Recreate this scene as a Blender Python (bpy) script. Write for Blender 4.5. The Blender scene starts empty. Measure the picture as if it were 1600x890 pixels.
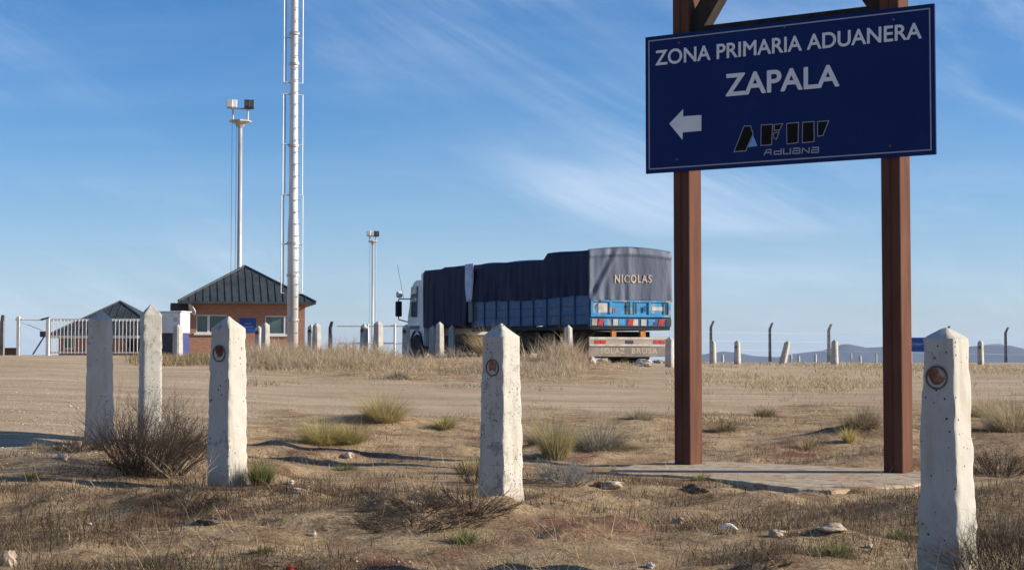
import bpy, bmesh, math, random
import numpy as np
from mathutils import Vector, Matrix
R = math.radians
random.seed(7)
rng = np.random.default_rng(7)

# ------------------------------------------------------------------ camera
F = 2600.0                 # focal length in pixels of the 1600 px wide picture
HOR = 555.0                # row of the true horizon
EYE = 1.0                  # camera height, world z
PITCH = math.atan((HOR - 445.0) / F)
sc = bpy.context.scene
cam_data = bpy.data.cameras.new('camera')
cam_data.sensor_width = 36.0
cam_data.lens = 36.0 * F / 1600.0
cam_data.clip_end = 30000
cam_data.clip_start = 0.1
cam = bpy.data.objects.new('camera', cam_data)
sc.collection.objects.link(cam)
cam.location = (0, 0, EYE)
cam.rotation_euler = (R(90) + PITCH, 0, 0)
sc.camera = cam

# ------------------------------------------------------------------ sky and sun
SUN_EL = 22.0
SUN_AZ = 3.0              # degrees from +X towards the camera (-Y)
SKY_STRENGTH = 0.083
SUN_STRENGTH = 4.7
EXPOSURE = 0.70
world = bpy.data.worlds.new('World')
sc.world = world
world.use_nodes = True
wn = world.node_tree.nodes; wl = world.node_tree.links
bg = wn['Background']
sky = wn.new('ShaderNodeTexSky'); sky.sky_type = 'NISHITA'; sky.sun_disc = False
sky.sun_elevation = R(SUN_EL)
sky.sun_rotation = R(90 + SUN_AZ)
sky.air_density = 0.9; sky.dust_density = 0.5; sky.ozone_density = 2.2; sky.altitude = 900
tc = wn.new('ShaderNodeTexCoord')
sep = wn.new('ShaderNodeSeparateXYZ'); wl.new(tc.outputs['Generated'], sep.inputs[0])
zz = wn.new('ShaderNodeMath'); zz.operation = 'MAXIMUM'; zz.inputs[1].default_value = 0.0
wl.new(sep.outputs[2], zz.inputs[0])
zoff = wn.new('ShaderNodeMath'); zoff.operation = 'ADD'; zoff.inputs[1].default_value = 0.11
wl.new(zz.outputs[0], zoff.inputs[0])
cx = wn.new('ShaderNodeMath'); cx.operation = 'DIVIDE'; wl.new(sep.outputs[0], cx.inputs[0]); wl.new(zoff.outputs[0], cx.inputs[1])
cy = wn.new('ShaderNodeMath'); cy.operation = 'DIVIDE'; wl.new(sep.outputs[1], cy.inputs[0]); wl.new(zoff.outputs[0], cy.inputs[1])
comb = wn.new('ShaderNodeCombineXYZ'); wl.new(cx.outputs[0], comb.inputs[0]); wl.new(cy.outputs[0], comb.inputs[1])
def sky_noise(scale, rot, sx, sy, detail, rough, dist, lo, hi):
    mp = wn.new('ShaderNodeMapping'); mp.inputs['Rotation'].default_value = (0, 0, R(rot)); mp.inputs['Scale'].default_value = (sx, sy, 1)
    wl.new(comb.outputs[0], mp.inputs[0])
    nz = wn.new('ShaderNodeTexNoise'); nz.inputs['Scale'].default_value = scale; nz.inputs['Detail'].default_value = detail
    nz.inputs['Roughness'].default_value = rough; nz.inputs['Distortion'].default_value = dist
    wl.new(mp.outputs[0], nz.inputs['Vector'])
    mr = wn.new('ShaderNodeMapRange'); mr.interpolation_type = 'SMOOTHSTEP'
    mr.inputs['From Min'].default_value = lo; mr.inputs['From Max'].default_value = hi
    wl.new(nz.outputs['Fac'], mr.inputs['Value'])
    return mr.outputs[0]
def wmath(op, a, b):
    m = wn.new('ShaderNodeMath'); m.operation = op
    for i, v in enumerate((a, b)):
        if isinstance(v, (int, float)): m.inputs[i].default_value = v
        else: wl.new(v, m.inputs[i])
    return m.outputs[0]
# rotate first, then stretch, so the streaks run down to the right
pre = wn.new('ShaderNodeMapping'); pre.inputs['Rotation'].default_value = (0, R(-24), 0); wl.new(tc.outputs['Generated'], pre.inputs[0])
def streak_noise(scale, stretch, detail, rough, dist, lo, hi):
    mp = wn.new('ShaderNodeMapping'); mp.inputs['Scale'].default_value = stretch; wl.new(pre.outputs[0], mp.inputs[0])
    nz = wn.new('ShaderNodeTexNoise'); nz.inputs['Scale'].default_value = scale; nz.inputs['Detail'].default_value = detail
    nz.inputs['Roughness'].default_value = rough; nz.inputs['Distortion'].default_value = dist
    wl.new(mp.outputs[0], nz.inputs['Vector'])
    mr = wn.new('ShaderNodeMapRange'); mr.interpolation_type = 'SMOOTHSTEP'
    mr.inputs['From Min'].default_value = lo; mr.inputs['From Max'].default_value = hi
    wl.new(nz.outputs['Fac'], mr.inputs['Value'])
    return mr.outputs[0]
wisps = streak_noise(3.2, (1.0, 1.0, 4.2), 10, 0.62, 0.5, 0.42, 0.78)
broad = sky_noise(0.42, 15, 0.7, 1.0, 4, 0.5, 0.4, 0.38, 0.66)
veil = sky_noise(0.8, -20, 0.5, 1.6, 6, 0.6, 0.3, 0.35, 0.85)
cl = wmath('ADD', wmath('MULTIPLY', wisps, broad), wmath('MULTIPLY', veil, 0.16))
lowmist = wn.new('ShaderNodeMapRange'); lowmist.inputs['From Min'].default_value = 0.0; lowmist.inputs['From Max'].default_value = 0.13
lowmist.inputs['To Min'].default_value = 0.50; lowmist.inputs['To Max'].default_value = 0.0
wl.new(zz.outputs[0], lowmist.inputs['Value'])
cl2 = wmath('MINIMUM', lowmist.outputs[0], 0.8)
hsv = wn.new('ShaderNodeHueSaturation'); hsv.inputs['Saturation'].default_value = 1.34; hsv.inputs['Value'].default_value = 0.82
wl.new(sky.outputs[0], hsv.inputs['Color'])
tintn = wn.new('ShaderNodeMix'); tintn.data_type = 'RGBA'; tintn.blend_type = 'MULTIPLY'; tintn.inputs['Factor'].default_value = 1.0
tintn.inputs['B'].default_value = (0.97, 1.05, 1.22, 1); wl.new(hsv.outputs[0], tintn.inputs['A'])
cmix = wn.new('ShaderNodeMix'); cmix.data_type = 'RGBA'
cmix.inputs['B'].default_value = (3.1, 4.0, 5.9, 1)
wl.new(cl2, cmix.inputs['Factor']); wl.new(tintn.outputs['Result'], cmix.inputs['A'])
wmix = wn.new('ShaderNodeMix'); wmix.data_type = 'RGBA'
wmix.inputs['B'].default_value = (5.2, 6.1, 7.6, 1)
wl.new(wmath('MINIMUM', wmath('MULTIPLY', cl, 0.85), 0.75), wmix.inputs['Factor']); wl.new(cmix.outputs['Result'], wmix.inputs['A'])
wl.new(wmix.outputs['Result'], bg.inputs['Color'])
bg.inputs['Strength'].default_value = SKY_STRENGTH

sun_d = bpy.data.lights.new('sun', 'SUN'); sun_d.energy = SUN_STRENGTH; sun_d.angle = R(0.53); sun_d.color = (1.0, 0.91, 0.78)
sun = bpy.data.objects.new('sun', sun_d); sc.collection.objects.link(sun)
to_sun = Vector((math.cos(R(SUN_EL)) * math.cos(R(SUN_AZ)), -math.cos(R(SUN_EL)) * math.sin(R(SUN_AZ)), math.sin(R(SUN_EL))))
sun.rotation_euler = to_sun.to_track_quat('Z', 'Y').to_euler()
sun.location = (30, -10, 40)
sc.view_settings.view_transform = 'Standard'
sc.view_settings.look = 'None'
sc.view_settings.exposure = EXPOSURE
sc.view_settings.gamma = 1.0
sc.cycles.volume_bounces = 1
sc.cycles.max_bounces = 6
sc.render.filter_size = 1.9

# ------------------------------------------------------------------ geometry helpers
def P(px, py, D):
    xc = (px - 800.0) / F; yc = (445.0 - py) / F
    dy = math.cos(PITCH) - math.sin(PITCH) * yc
    dz = math.sin(PITCH) + math.cos(PITCH) * yc
    t = D / dy
    return Vector((xc * t, D, EYE + dz * t))

def link(o): sc.collection.objects.link(o); return o
def mesh_obj(name, bm, mat=None, parent=None, smooth=False):
    me = bpy.data.meshes.new(name)
    bmesh.ops.recalc_face_normals(bm, faces=bm.faces)
    bm.to_mesh(me); bm.free()
    if smooth:
        for p in me.polygons: p.use_smooth = True
    o = bpy.data.objects.new(name, me); link(o)
    if mat:
        for m in (mat if isinstance(mat, (list, tuple)) else [mat]): me.materials.append(m)
    if parent: o.parent = parent
    return o
def tag(o, label=None, cat=None, group=None, kind=None):
    if label: o['label'] = label
    if cat: o['category'] = cat
    if group: o['group'] = group
    if kind: o['kind'] = kind
    return o
def empty(name, loc, rz=0.0, label=None, cat=None, group=None):
    o = bpy.data.objects.new(name, None); link(o); o.location = loc; o.rotation_euler = (0, 0, rz)
    o.empty_display_size = 0.2
    return tag(o, label, cat, group)
def box(bm, x0, x1, y0, y1, z0, z1, bevel=0.0, mi=0):
    vs = [bm.verts.new((x, y, z)) for z in (z0, z1) for y in (y0, y1) for x in (x0, x1)]
    fs = [bm.faces.new([vs[i] for i in f]) for f in ((0, 2, 3, 1), (4, 5, 7, 6), (0, 1, 5, 4), (2, 6, 7, 3), (0, 4, 6, 2), (1, 3, 7, 5))]
    for f in fs: f.material_index = mi
    if bevel > 0:
        es = list({e for f in fs for e in f.edges})
        bmesh.ops.bevel(bm, geom=es, offset=bevel, segments=1, profile=0.5, affect='EDGES')
    return vs
def tube(bm, a, b, r0, r1=None, n=8, caps=True):
    a = Vector(a); b = Vector(b); r1 = r0 if r1 is None else r1
    d = (b - a).normalized(); u = d.orthogonal().normalized(); v = d.cross(u)
    ra = []; rb = []
    for i in range(n):
        t = 2 * math.pi * i / n; w = u * math.cos(t) + v * math.sin(t)
        ra.append(bm.verts.new(a + w * r0)); rb.append(bm.verts.new(b + w * r1))
    for i in range(n):
        j = (i + 1) % n; bm.faces.new((ra[i], ra[j], rb[j], rb[i]))
    if caps: bm.faces.new(ra[::-1]); bm.faces.new(rb)
def oriented_box(bm, a, b, w, h, up=Vector((0, 0, 1))):
    """beam from a to b, w across, h along up"""
    a = Vector(a); b = Vector(b); d = (b - a).normalized(); s = d.cross(up).normalized(); u = s.cross(d)
    vs = []
    for p in (a, b):
        for i, j in ((-1, -1), (1, -1), (1, 1), (-1, 1)):
            vs.append(bm.verts.new(p + s * (w / 2 * i) + u * (h / 2 * j)))
    for f in ((0, 1, 2, 3), (7, 6, 5, 4), (0, 4, 5, 1), (1, 5, 6, 2), (2, 6, 7, 3), (3, 7, 4, 0)):
        bm.faces.new([vs[i] for i in f])
def lathe(bm, prof, n=16, M=None, caps=True):
    rings = []
    for r, z in prof:
        ring = []
        for i in range(n):
            t = 2 * math.pi * i / n
            p = Vector((r * math.cos(t), r * math.sin(t), z))
            ring.append(bm.verts.new(M @ p if M else p))
        rings.append(ring)
    for a, b in zip(rings, rings[1:]):
        for i in range(n):
            j = (i + 1) % n; bm.faces.new((a[i], a[j], b[j], b[i]))
    if caps: bm.faces.new(rings[0][::-1]); bm.faces.new(rings[-1])

def _hash(ix, iy, seed):
    h = (ix.astype(np.int64) * 374761393 + iy.astype(np.int64) * 668265263 + seed * 974634777) & 0x7fffffff
    h = (h ^ (h >> 13)) * 1274126177 & 0x7fffffff
    return ((h ^ (h >> 16)) & 0xffff) / 65535.0
def vnoise(x, y, seed=0):
    x = np.asarray(x, float); y = np.asarray(y, float)
    ix = np.floor(x); iy = np.floor(y); fx = x - ix; fy = y - iy
    fx = fx * fx * (3 - 2 * fx); fy = fy * fy * (3 - 2 * fy)
    a = _hash(ix, iy, seed); b = _hash(ix + 1, iy, seed); c = _hash(ix, iy + 1, seed); d = _hash(ix + 1, iy + 1, seed)
    return (a * (1 - fx) + b * fx) * (1 - fy) + (c * (1 - fx) + d * fx) * fy
def fbm(x, y, oct=4, seed=0):
    s = 0; amp = 0.5; tot = 0
    for i in range(oct):
        s = s + amp * vnoise(np.asarray(x) * 2 ** i + 17.3 * i, np.asarray(y) * 2 ** i - 9.1 * i, seed + i); tot += amp; amp *= 0.5
    return s / tot

# ------------------------------------------------------------------ materials
def nmat(name):
    m = bpy.data.materials.new(name); m.use_nodes = True
    nt = m.node_tree; b = nt.nodes['Principled BSDF']
    return m, nt.nodes, nt.links, b
def noise_mat(name, c1, c2, scale=8, rough=0.8, bump=0.2, metallic=0.0, detail=6, lo=0.35, hi=0.65, spots=None, spec=0.3, bump_scale=None, dist=0.02, stretch=None):
    m, n, l, b = nmat(name)
    tcn = n.new('ShaderNodeTexCoord'); mp = n.new('ShaderNodeMapping')
    if stretch: mp.inputs['Scale'].default_value = stretch
    l.new(tcn.outputs['Object'], mp.inputs[0])
    t = n.new('ShaderNodeTexNoise'); t.inputs['Scale'].default_value = scale; t.inputs['Detail'].default_value = detail; t.inputs['Roughness'].default_value = 0.6
    l.new(mp.outputs[0], t.inputs['Vector'])
    cr = n.new('ShaderNodeValToRGB'); cr.color_ramp.elements[0].position = lo; cr.color_ramp.elements[1].position = hi
    cr.color_ramp.elements[0].color = (*c1, 1); cr.color_ramp.elements[1].color = (*c2, 1)
    l.new(t.outputs['Fac'], cr.inputs[0]); col = cr.outputs[0]
    if spots:
        for (sc_, thr, soft, scol) in spots:
            t2 = n.new('ShaderNodeTexNoise'); t2.inputs['Scale'].default_value = sc_; t2.inputs['Detail'].default_value = 3
            l.new(mp.outputs[0], t2.inputs['Vector'])
            mr = n.new('ShaderNodeMapRange'); mr.inputs['From Min'].default_value = thr; mr.inputs['From Max'].default_value = thr + soft
            l.new(t2.outputs['Fac'], mr.inputs['Value'])
            mx = n.new('ShaderNodeMix'); mx.data_type = 'RGBA'; mx.inputs['B'].default_value = (*scol, 1)
            l.new(mr.outputs[0], mx.inputs['Factor']); l.new(col, mx.inputs['A']); col = mx.outputs['Result']
    l.new(col, b.inputs['Base Color'])
    b.inputs['Roughness'].default_value = rough; b.inputs['Metallic'].default_value = metallic
    b.inputs['Specular IOR Level'].default_value = spec
    if bump:
        t3 = n.new('ShaderNodeTexNoise'); t3.inputs['Scale'].default_value = bump_scale or scale * 3; t3.inputs['Detail'].default_value = 6
        l.new(mp.outputs[0], t3.inputs['Vector'])
        bp = n.new('ShaderNodeBump'); bp.inputs['Strength'].default_value = bump; bp.inputs['Distance'].default_value = dist
        l.new(t3.outputs['Fac'], bp.inputs['Height']); l.new(bp.outputs[0], b.inputs['Normal'])
    return m

M = {}
M['galv'] = noise_mat('galvanised_steel', (0.36, 0.35, 0.33), (0.55, 0.54, 0.52), 3, 0.5, 0.1, metallic=0.35, stretch=(1, 1, 0.3))
M['dark_metal'] = noise_mat('dark_metal', (0.03, 0.03, 0.035), (0.06, 0.06, 0.065), 6, 0.5, 0.1)
M['black'] = noise_mat('black_rubber', (0.012, 0.012, 0.013), (0.03, 0.028, 0.026), 6, 0.8, 0.1)
M['rust'] = noise_mat('rusty_disc', (0.16, 0.05, 0.025), (0.35, 0.17, 0.11), 30, 0.85, 0.5, spots=[(14, 0.52, 0.06, (0.45, 0.36, 0.28))])
M['rust_dark'] = noise_mat('dark_rusty_disc', (0.10, 0.03, 0.02), (0.20, 0.075, 0.045), 30, 0.85, 0.5)
M['disc_rim'] = noise_mat('disc_rim', (0.10, 0.07, 0.06), (0.22, 0.16, 0.14), 30, 0.8, 0.4)
M['white_paint'] = noise_mat('white_gate_paint', (0.62, 0.58, 0.50), (0.78, 0.75, 0.68), 10, 0.6, 0.05)
M['post_brown'] = noise_mat('brown_painted_steel', (0.088, 0.041, 0.027), (0.135, 0.060, 0.039), 2.5, 0.75, 0.15, spec=0.08, spots=[(1.5, 0.60, 0.1, (0.10, 0.04, 0.025))], stretch=(4, 4, 0.6))
M['timber_dark'] = noise_mat('dark_weathered_timber', (0.018, 0.014, 0.011), (0.045, 0.034, 0.025), 6, 0.9, 0.4, stretch=(1, 1, 0.2))
M['board_blue'] = noise_mat('blue_sign_enamel', (0.006, 0.018, 0.095), (0.007, 0.021, 0.11), 1.5, 0.5, 0.06, spec=0.12, spots=[(2.2, 0.60, 0.12, (0.012, 0.027, 0.105)), (40, 0.70, 0.02, (0.05, 0.06, 0.12))])
M['board_back'] = noise_mat('sign_back_metal', (0.10, 0.10, 0.11), (0.16, 0.16, 0.17), 4, 0.5, 0.05)
M['letter'] = noise_mat('white_sign_lettering', (0.66, 0.67, 0.66), (0.74, 0.75, 0.74), 5, 0.5, 0)
M['letter_grey'] = noise_mat('grey_sign_outline', (0.30, 0.31, 0.36), (0.36, 0.37, 0.42), 5, 0.5, 0)
M['logo_black'] = noise_mat('black_sign_ink', (0.010, 0.009, 0.008), (0.016, 0.014, 0.012), 5, 0.6, 0, spec=0.05)
M['logo_blue'] = noise_mat('pale_blue_sign_ink', (0.18, 0.36, 0.66), (0.24, 0.44, 0.74), 5, 0.5, 0)
M['concrete_grey'] = noise_mat('grey_concrete', (0.34, 0.28, 0.20), (0.47, 0.385, 0.275), 5, 0.9, 0.5, spots=[(1.9, 0.47, 0.10, (0.40, 0.28, 0.165)), (7, 0.56, 0.05, (0.24, 0.17, 0.11))])
M['fence_post'] = noise_mat('old_fence_post_concrete', (0.13, 0.12, 0.11), (0.25, 0.23, 0.21), 4, 0.9, 0.3)
M['roof'] = noise_mat('dark_roof_sheet', (0.035, 0.042, 0.045), (0.06, 0.07, 0.075), 2, 0.55, 0.05)
M['glass'] = noise_mat('window_glass', (0.04, 0.08, 0.08), (0.09, 0.14, 0.14), 1.5, 0.12, 0, spec=0.6)
M['sill'] = noise_mat('white_sill', (0.62, 0.61, 0.58), (0.74, 0.73, 0.70), 5, 0.7, 0.05)
M['tarp'] = noise_mat('navy_tarpaulin', (0.006, 0.010, 0.034), (0.013, 0.019, 0.054), 1.2, 0.65, 0.3, spec=0.12, bump_scale=5, dist=0.05)
M['tarp_grey'] = noise_mat('grey_blue_tarpaulin', (0.060, 0.078, 0.122), (0.105, 0.125, 0.175), 0.9, 0.6, 0.3, spec=0.35, bump_scale=4, dist=0.05, stretch=(1, 1.6, 0.5))  # rear sheet: paler and greyer than the side sheet
M['tarp_flap'] = noise_mat('sky_lit_tarpaulin_flap', (0.40, 0.46, 0.62), (0.68, 0.72, 0.82), 2.0, 0.5, 0.3, spec=0.4)  # brightened so the colour holds the sky light on the flap
M['tarp_letter'] = noise_mat('stencilled_letters', (0.38, 0.30, 0.22), (0.55, 0.45, 0.33), 5, 0.8, 0)
M['truck_blue'] = noise_mat('blue_truck_paint', (0.010, 0.060, 0.16), (0.018, 0.10, 0.25), 2.5, 0.5, 0.1, spots=[(5, 0.60, 0.04, (0.13, 0.10, 0.08))])
M['truck_bright'] = noise_mat('bright_blue_truck_paint', (0.03, 0.19, 0.40), (0.06, 0.30, 0.54), 2.5, 0.45, 0.1, spots=[(5, 0.57, 0.03, (0.30, 0.30, 0.27)), (3.3, 0.64, 0.03, (0.05, 0.05, 0.06))])
M['cab_white'] = noise_mat('white_cab_paint', (0.50, 0.50, 0.49), (0.66, 0.66, 0.65), 1.5, 0.35, 0.03, spec=0.5)
M['chassis'] = noise_mat('chassis_dark', (0.012, 0.010, 0.009), (0.035, 0.028, 0.022), 3, 0.8, 0.2)
M['rust_orange'] = noise_mat('orange_bracket_paint', (0.42, 0.16, 0.04), (0.62, 0.27, 0.08), 5, 0.7, 0.1)
M['red'] = noise_mat('red_reflector', (0.36, 0.035, 0.03), (0.50, 0.05, 0.04), 5, 0.4, 0)
M['white_ref'] = noise_mat('white_reflector', (0.36, 0.33, 0.28), (0.56, 0.53, 0.46), 5, 0.4, 0)
M['pink_board'] = noise_mat('weathered_pink_board', (0.28, 0.22, 0.18), (0.42, 0.35, 0.29), 3, 0.8, 0.1, stretch=(1, 0.5, 3))
M['grey_board'] = noise_mat('weathered_grey_board', (0.16, 0.14, 0.12), (0.28, 0.24, 0.20), 3, 0.8, 0.1)
M['sign_small_blue'] = noise_mat('small_blue_sign', (0.015, 0.06, 0.27), (0.02, 0.08, 0.33), 5, 0.5, 0)
M['cabin_blue'] = noise_mat('cabin_blue', (0.04, 0.05, 0.15), (0.06, 0.07, 0.20), 3, 0.5, 0)
M['cabin_white'] = noise_mat('cabin_white', (0.58, 0.59, 0.58), (0.72, 0.72, 0.70), 3, 0.5, 0)
M['rock_white'] = noise_mat('pale_rock', (0.40, 0.34, 0.27), (0.58, 0.52, 0.44), 9, 0.9, 0.5)
M['rock_tan'] = noise_mat('tan_rock', (0.26, 0.19, 0.13), (0.46, 0.37, 0.28), 9, 0.9, 0.5)
M['rock_dark'] = noise_mat('dark_rock', (0.045, 0.035, 0.03), (0.13, 0.10, 0.08), 9, 0.9, 0.5)
M['bone'] = noise_mat('bleached_white', (0.62, 0.60, 0.54), (0.76, 0.74, 0.68), 9, 0.7, 0.2)
M['twig'] = noise_mat('grey_brown_twigs', (0.040, 0.026, 0.020), (0.10, 0.072, 0.052), 4, 0.9, 0)
M['twig_pale'] = noise_mat('pale_dry_twigs', (0.24, 0.17, 0.105), (0.42, 0.32, 0.21), 4, 0.9, 0)

def bollard_mat(name, base1, base2, pit_thr, wear_thr, vsc=26):
    m, n, l, b = nmat(name)
    tcr = n.new('ShaderNodeTexCoord'); oi = n.new('ShaderNodeObjectInfo')
    rm = n.new('ShaderNodeMath'); rm.operation = 'MULTIPLY'; rm.inputs[1].default_value = 37.0; l.new(oi.outputs['Random'], rm.inputs[0])
    tcn = n.new('ShaderNodeVectorMath'); tcn.operation = 'ADD'; l.new(tcr.outputs['Object'], tcn.inputs[0]); l.new(rm.outputs[0], tcn.inputs[1])
    t = n.new('ShaderNodeTexNoise'); t.inputs['Scale'].default_value = 7; t.inputs['Detail'].default_value = 8; t.inputs['Roughness'].default_value = 0.65
    l.new(tcn.outputs[0], t.inputs['Vector'])
    cr = n.new('ShaderNodeValToRGB'); cr.color_ramp.elements[0].position = 0.33; cr.color_ramp.elements[1].position = 0.6
    cr.color_ramp.elements[0].color = (*base1, 1); cr.color_ramp.elements[1].color = (*base2, 1)
    l.new(t.outputs['Fac'], cr.inputs[0]); col = cr.outputs[0]
    def layer(col, fac, c):
        mx = n.new('ShaderNodeMix'); mx.data_type = 'RGBA'; mx.inputs['B'].default_value = (*c, 1)
        l.new(fac, mx.inputs['Factor']); l.new(col, mx.inputs['A']); return mx.outputs['Result']
    def thr(node_out, a, c):
        mr = n.new('ShaderNodeMapRange'); mr.inputs['From Min'].default_value = a; mr.inputs['From Max'].default_value = c
        l.new(node_out, mr.inputs['Value']); return mr.outputs[0]
    w = n.new('ShaderNodeTexNoise'); w.inputs['Scale'].default_value = 16; w.inputs['Detail'].default_value = 9; w.inputs['Roughness'].default_value = 0.72; w.inputs['Distortion'].default_value = 0.4
    l.new(tcn.outputs[0], w.inputs['Vector'])
    col = layer(col, thr(w.outputs['Fac'], wear_thr, wear_thr + 0.03), (0.33, 0.31, 0.27))
    # rust-brown run-down stains, long in z
    smp = n.new('ShaderNodeMapping'); smp.inputs['Scale'].default_value = (1, 1, 0.16); l.new(tcn.outputs[0], smp.inputs[0])
    sn = n.new('ShaderNodeTexNoise'); sn.inputs['Scale'].default_value = 15; sn.inputs['Detail'].default_value = 5; l.new(smp.outputs[0], sn.inputs['Vector'])
    st_ = n.new('ShaderNodeMath'); st_.operation = 'MULTIPLY'; st_.inputs[1].default_value = 0.5; l.new(thr(sn.outputs['Fac'], 0.56, 0.68), st_.inputs[0])
    col = layer(col, st_.outputs[0], (0.36, 0.30, 0.23))
    # broad bare patches where the limewash has gone
    bn_ = n.new('ShaderNodeTexNoise'); bn_.inputs['Scale'].default_value = 5; bn_.inputs['Detail'].default_value = 9; bn_.inputs['Roughness'].default_value = 0.7; l.new(tcn.outputs[0], bn_.inputs['Vector'])
    col = layer(col, thr(bn_.outputs['Fac'], 0.62, 0.65), (0.30, 0.28, 0.24))
    v = n.new('ShaderNodeTexVoronoi'); v.inputs['Scale'].default_value = vsc; l.new(tcn.outputs[0], v.inputs['Vector'])
    vn = n.new('ShaderNodeTexNoise'); vn.inputs['Scale'].default_value = 9; l.new(tcn.outputs[0], vn.inputs['Vector'])
    pit = n.new('ShaderNodeMath'); pit.operation = 'MULTIPLY_ADD'; pit.inputs[1].default_value = -0.55; l.new(vn.outputs['Fac'], pit.inputs[0]); l.new(v.outputs['Distance'], pit.inputs[2])
    inv = n.new('ShaderNodeMath'); inv.operation = 'MULTIPLY'; inv.inputs[1].default_value = -1; l.new(pit.outputs[0], inv.inputs[0])
    pf = thr(inv.outputs[0], pit_thr, pit_thr + 0.03)
    col = layer(col, pf, (0.07, 0.06, 0.055))
    # soil splashed up the foot: an irregular stain of the concrete itself
    g = n.new('ShaderNodeSeparateXYZ'); l.new(tcr.outputs['Object'], g.inputs[0])
    gm = n.new('ShaderNodeMath'); gm.operation = 'MULTIPLY_ADD'; gm.inputs[1].default_value = -2.2
    l.new(g.outputs[2], gm.inputs[0]); l.new(w.outputs['Fac'], gm.inputs[2])
    col = layer(col, thr(gm.outputs[0], 0.15, 0.50), (0.36, 0.29, 0.22))
    l.new(col, b.inputs['Base Color']); b.inputs['Roughness'].default_value = 0.85; b.inputs['Specular IOR Level'].default_value = 0.2
    bp = n.new('ShaderNodeBump'); bp.inputs['Strength'].default_value = 0.6; bp.inputs['Distance'].default_value = 0.006
    h = n.new('ShaderNodeMath'); h.operation = 'MULTIPLY_ADD'; h.inputs[1].default_value = -1.0
    l.new(pf, h.inputs[0]); l.new(w.outputs['Fac'], h.inputs[2])
    l.new(h.outputs[0], bp.inputs['Height']); l.new(bp.outputs[0], b.inputs['Normal'])
    return m
M['bollard'] = bollard_mat('chipped_white_bollard', (0.43, 0.40, 0.34), (0.49, 0.465, 0.405), 0.16, 0.64, 30)
M['bollard_pitted'] = bollard_mat('pitted_white_bollard', (0.43, 0.405, 0.345), (0.49, 0.465, 0.405), 0.115, 0.575, 48)
M['bollard_far'] = bollard_mat('old_white_bollard', (0.38, 0.355, 0.31), (0.50, 0.475, 0.42), 0.16, 0.60, 30)

def brick_mat(name):
    m, n, l, b = nmat(name)
    tcn = n.new('ShaderNodeTexCoord'); mp = n.new('ShaderNodeMapping'); mp.inputs['Rotation'].default_value = (R(90), 0, 0)
    l.new(tcn.outputs['Object'], mp.inputs[0])
    br = n.new('ShaderNodeTexBrick'); br.inputs['Scale'].default_value = 1.0
    br.inputs['Brick Width'].default_value = 0.25; br.inputs['Row Height'].default_value = 0.075; br.inputs['Mortar Size'].default_value = 0.008
    br.inputs['Color1'].default_value = (0.30, 0.125, 0.07, 1); br.inputs['Color2'].default_value = (0.38, 0.17, 0.10, 1); br.inputs['Mortar'].default_value = (0.34, 0.26, 0.2, 1)
    l.new(mp.outputs[0], br.inputs['Vector']); l.new(br.outputs['Color'], b.inputs['Base Color'])
    b.inputs['Roughness'].default_value = 0.9
    return m
M['brick'] = brick_mat('red_brick')

def attr_mat(name, rough=0.85, transl=0.0):
    m, n, l, b = nmat(name)
    a = n.new('ShaderNodeAttribute'); a.attribute_name = 'tint'
    l.new(a.outputs['Color'], b.inputs['Base Color']); b.inputs['Roughness'].default_value = rough
    b.inputs['Specular IOR Level'].default_value = 0.15
    if transl:
        tr = n.new('ShaderNodeBsdfTranslucent'); l.new(a.outputs['Color'], tr.inputs['Color'])
        ms = n.new('ShaderNodeMixShader'); ms.inputs[0].default_value = transl
        l.new(b.outputs[0], ms.inputs[1]); l.new(tr.outputs[0], ms.inputs[2]); l.new(ms.outputs[0], n['Material Output'].inputs['Surface'])
    return m
M['blade'] = attr_mat('dry_grass_blades', transl=0.42)
M['pebble'] = attr_mat('loose_gravel')

# ------------------------------------------------------------------ ground relief
TCOL = np.array([-800, 0, 280, 500, 700, 900, 1045, 1250, 1600, 2400], float)
TROW = np.array([0, 5, 7, 10, 14, 20, 30, 36, 40, 44, 50, 60, 70, 80, 95], float)
TZ = np.array([
 [-1.10, -1.10, -1.10, -1.10, -1.10, -1.10, -1.10, -1.10, -1.10, -1.10],
 [-1.00, -1.00, -1.02, -1.03, -1.03, -1.02, -1.02, -1.02, -1.02, -1.02],
 [-0.96, -0.97, -0.98, -0.99, -0.98, -0.97, -0.98, -0.98, -0.98, -0.98],
 [-0.86, -0.88, -0.88, -0.88, -0.89, -0.93, -0.96, -0.97, -0.97, -0.96],
 [-0.72, -0.74, -0.83, -0.92, -0.94, -0.96, -0.98, -1.00, -0.97, -0.95],
 [-0.50, -0.52, -0.58, -0.68, -0.74, -0.76, -0.77, -0.80, -0.80, -0.80],
 [-0.26, -0.28, -0.36, -0.48, -0.52, -0.56, -0.58, -0.60, -0.60, -0.60],
 [-0.18, -0.19, -0.28, -0.33, -0.33, -0.36, -0.44, -0.53, -0.53, -0.53],
 [-0.13, -0.14, -0.22, -0.17, -0.13, -0.18, -0.32, -0.48, -0.48, -0.48],
 [-0.08, -0.10, -0.19, -0.14, -0.12, -0.18, -0.27, -0.44, -0.44, -0.44],
 [-0.03, -0.04, -0.16, -0.22, -0.30, -0.34, -0.36, -0.41, -0.41, -0.41],
 [ 0.00,  0.00, -0.10, -0.18, -0.30, -0.32, -0.36, -0.38, -0.38, -0.38],
 [ 0.00,  0.01, -0.05, -0.10, -0.20, -0.30, -0.34, -0.36, -0.36, -0.36],
 [ 0.00,  0.00,  0.00, -0.05, -0.15, -0.28, -0.33, -0.35, -0.35, -0.35],
 [-0.05, -0.05, -0.05, -0.10, -0.20, -0.30, -0.35, -0.42, -0.42, -0.42]])
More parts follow.
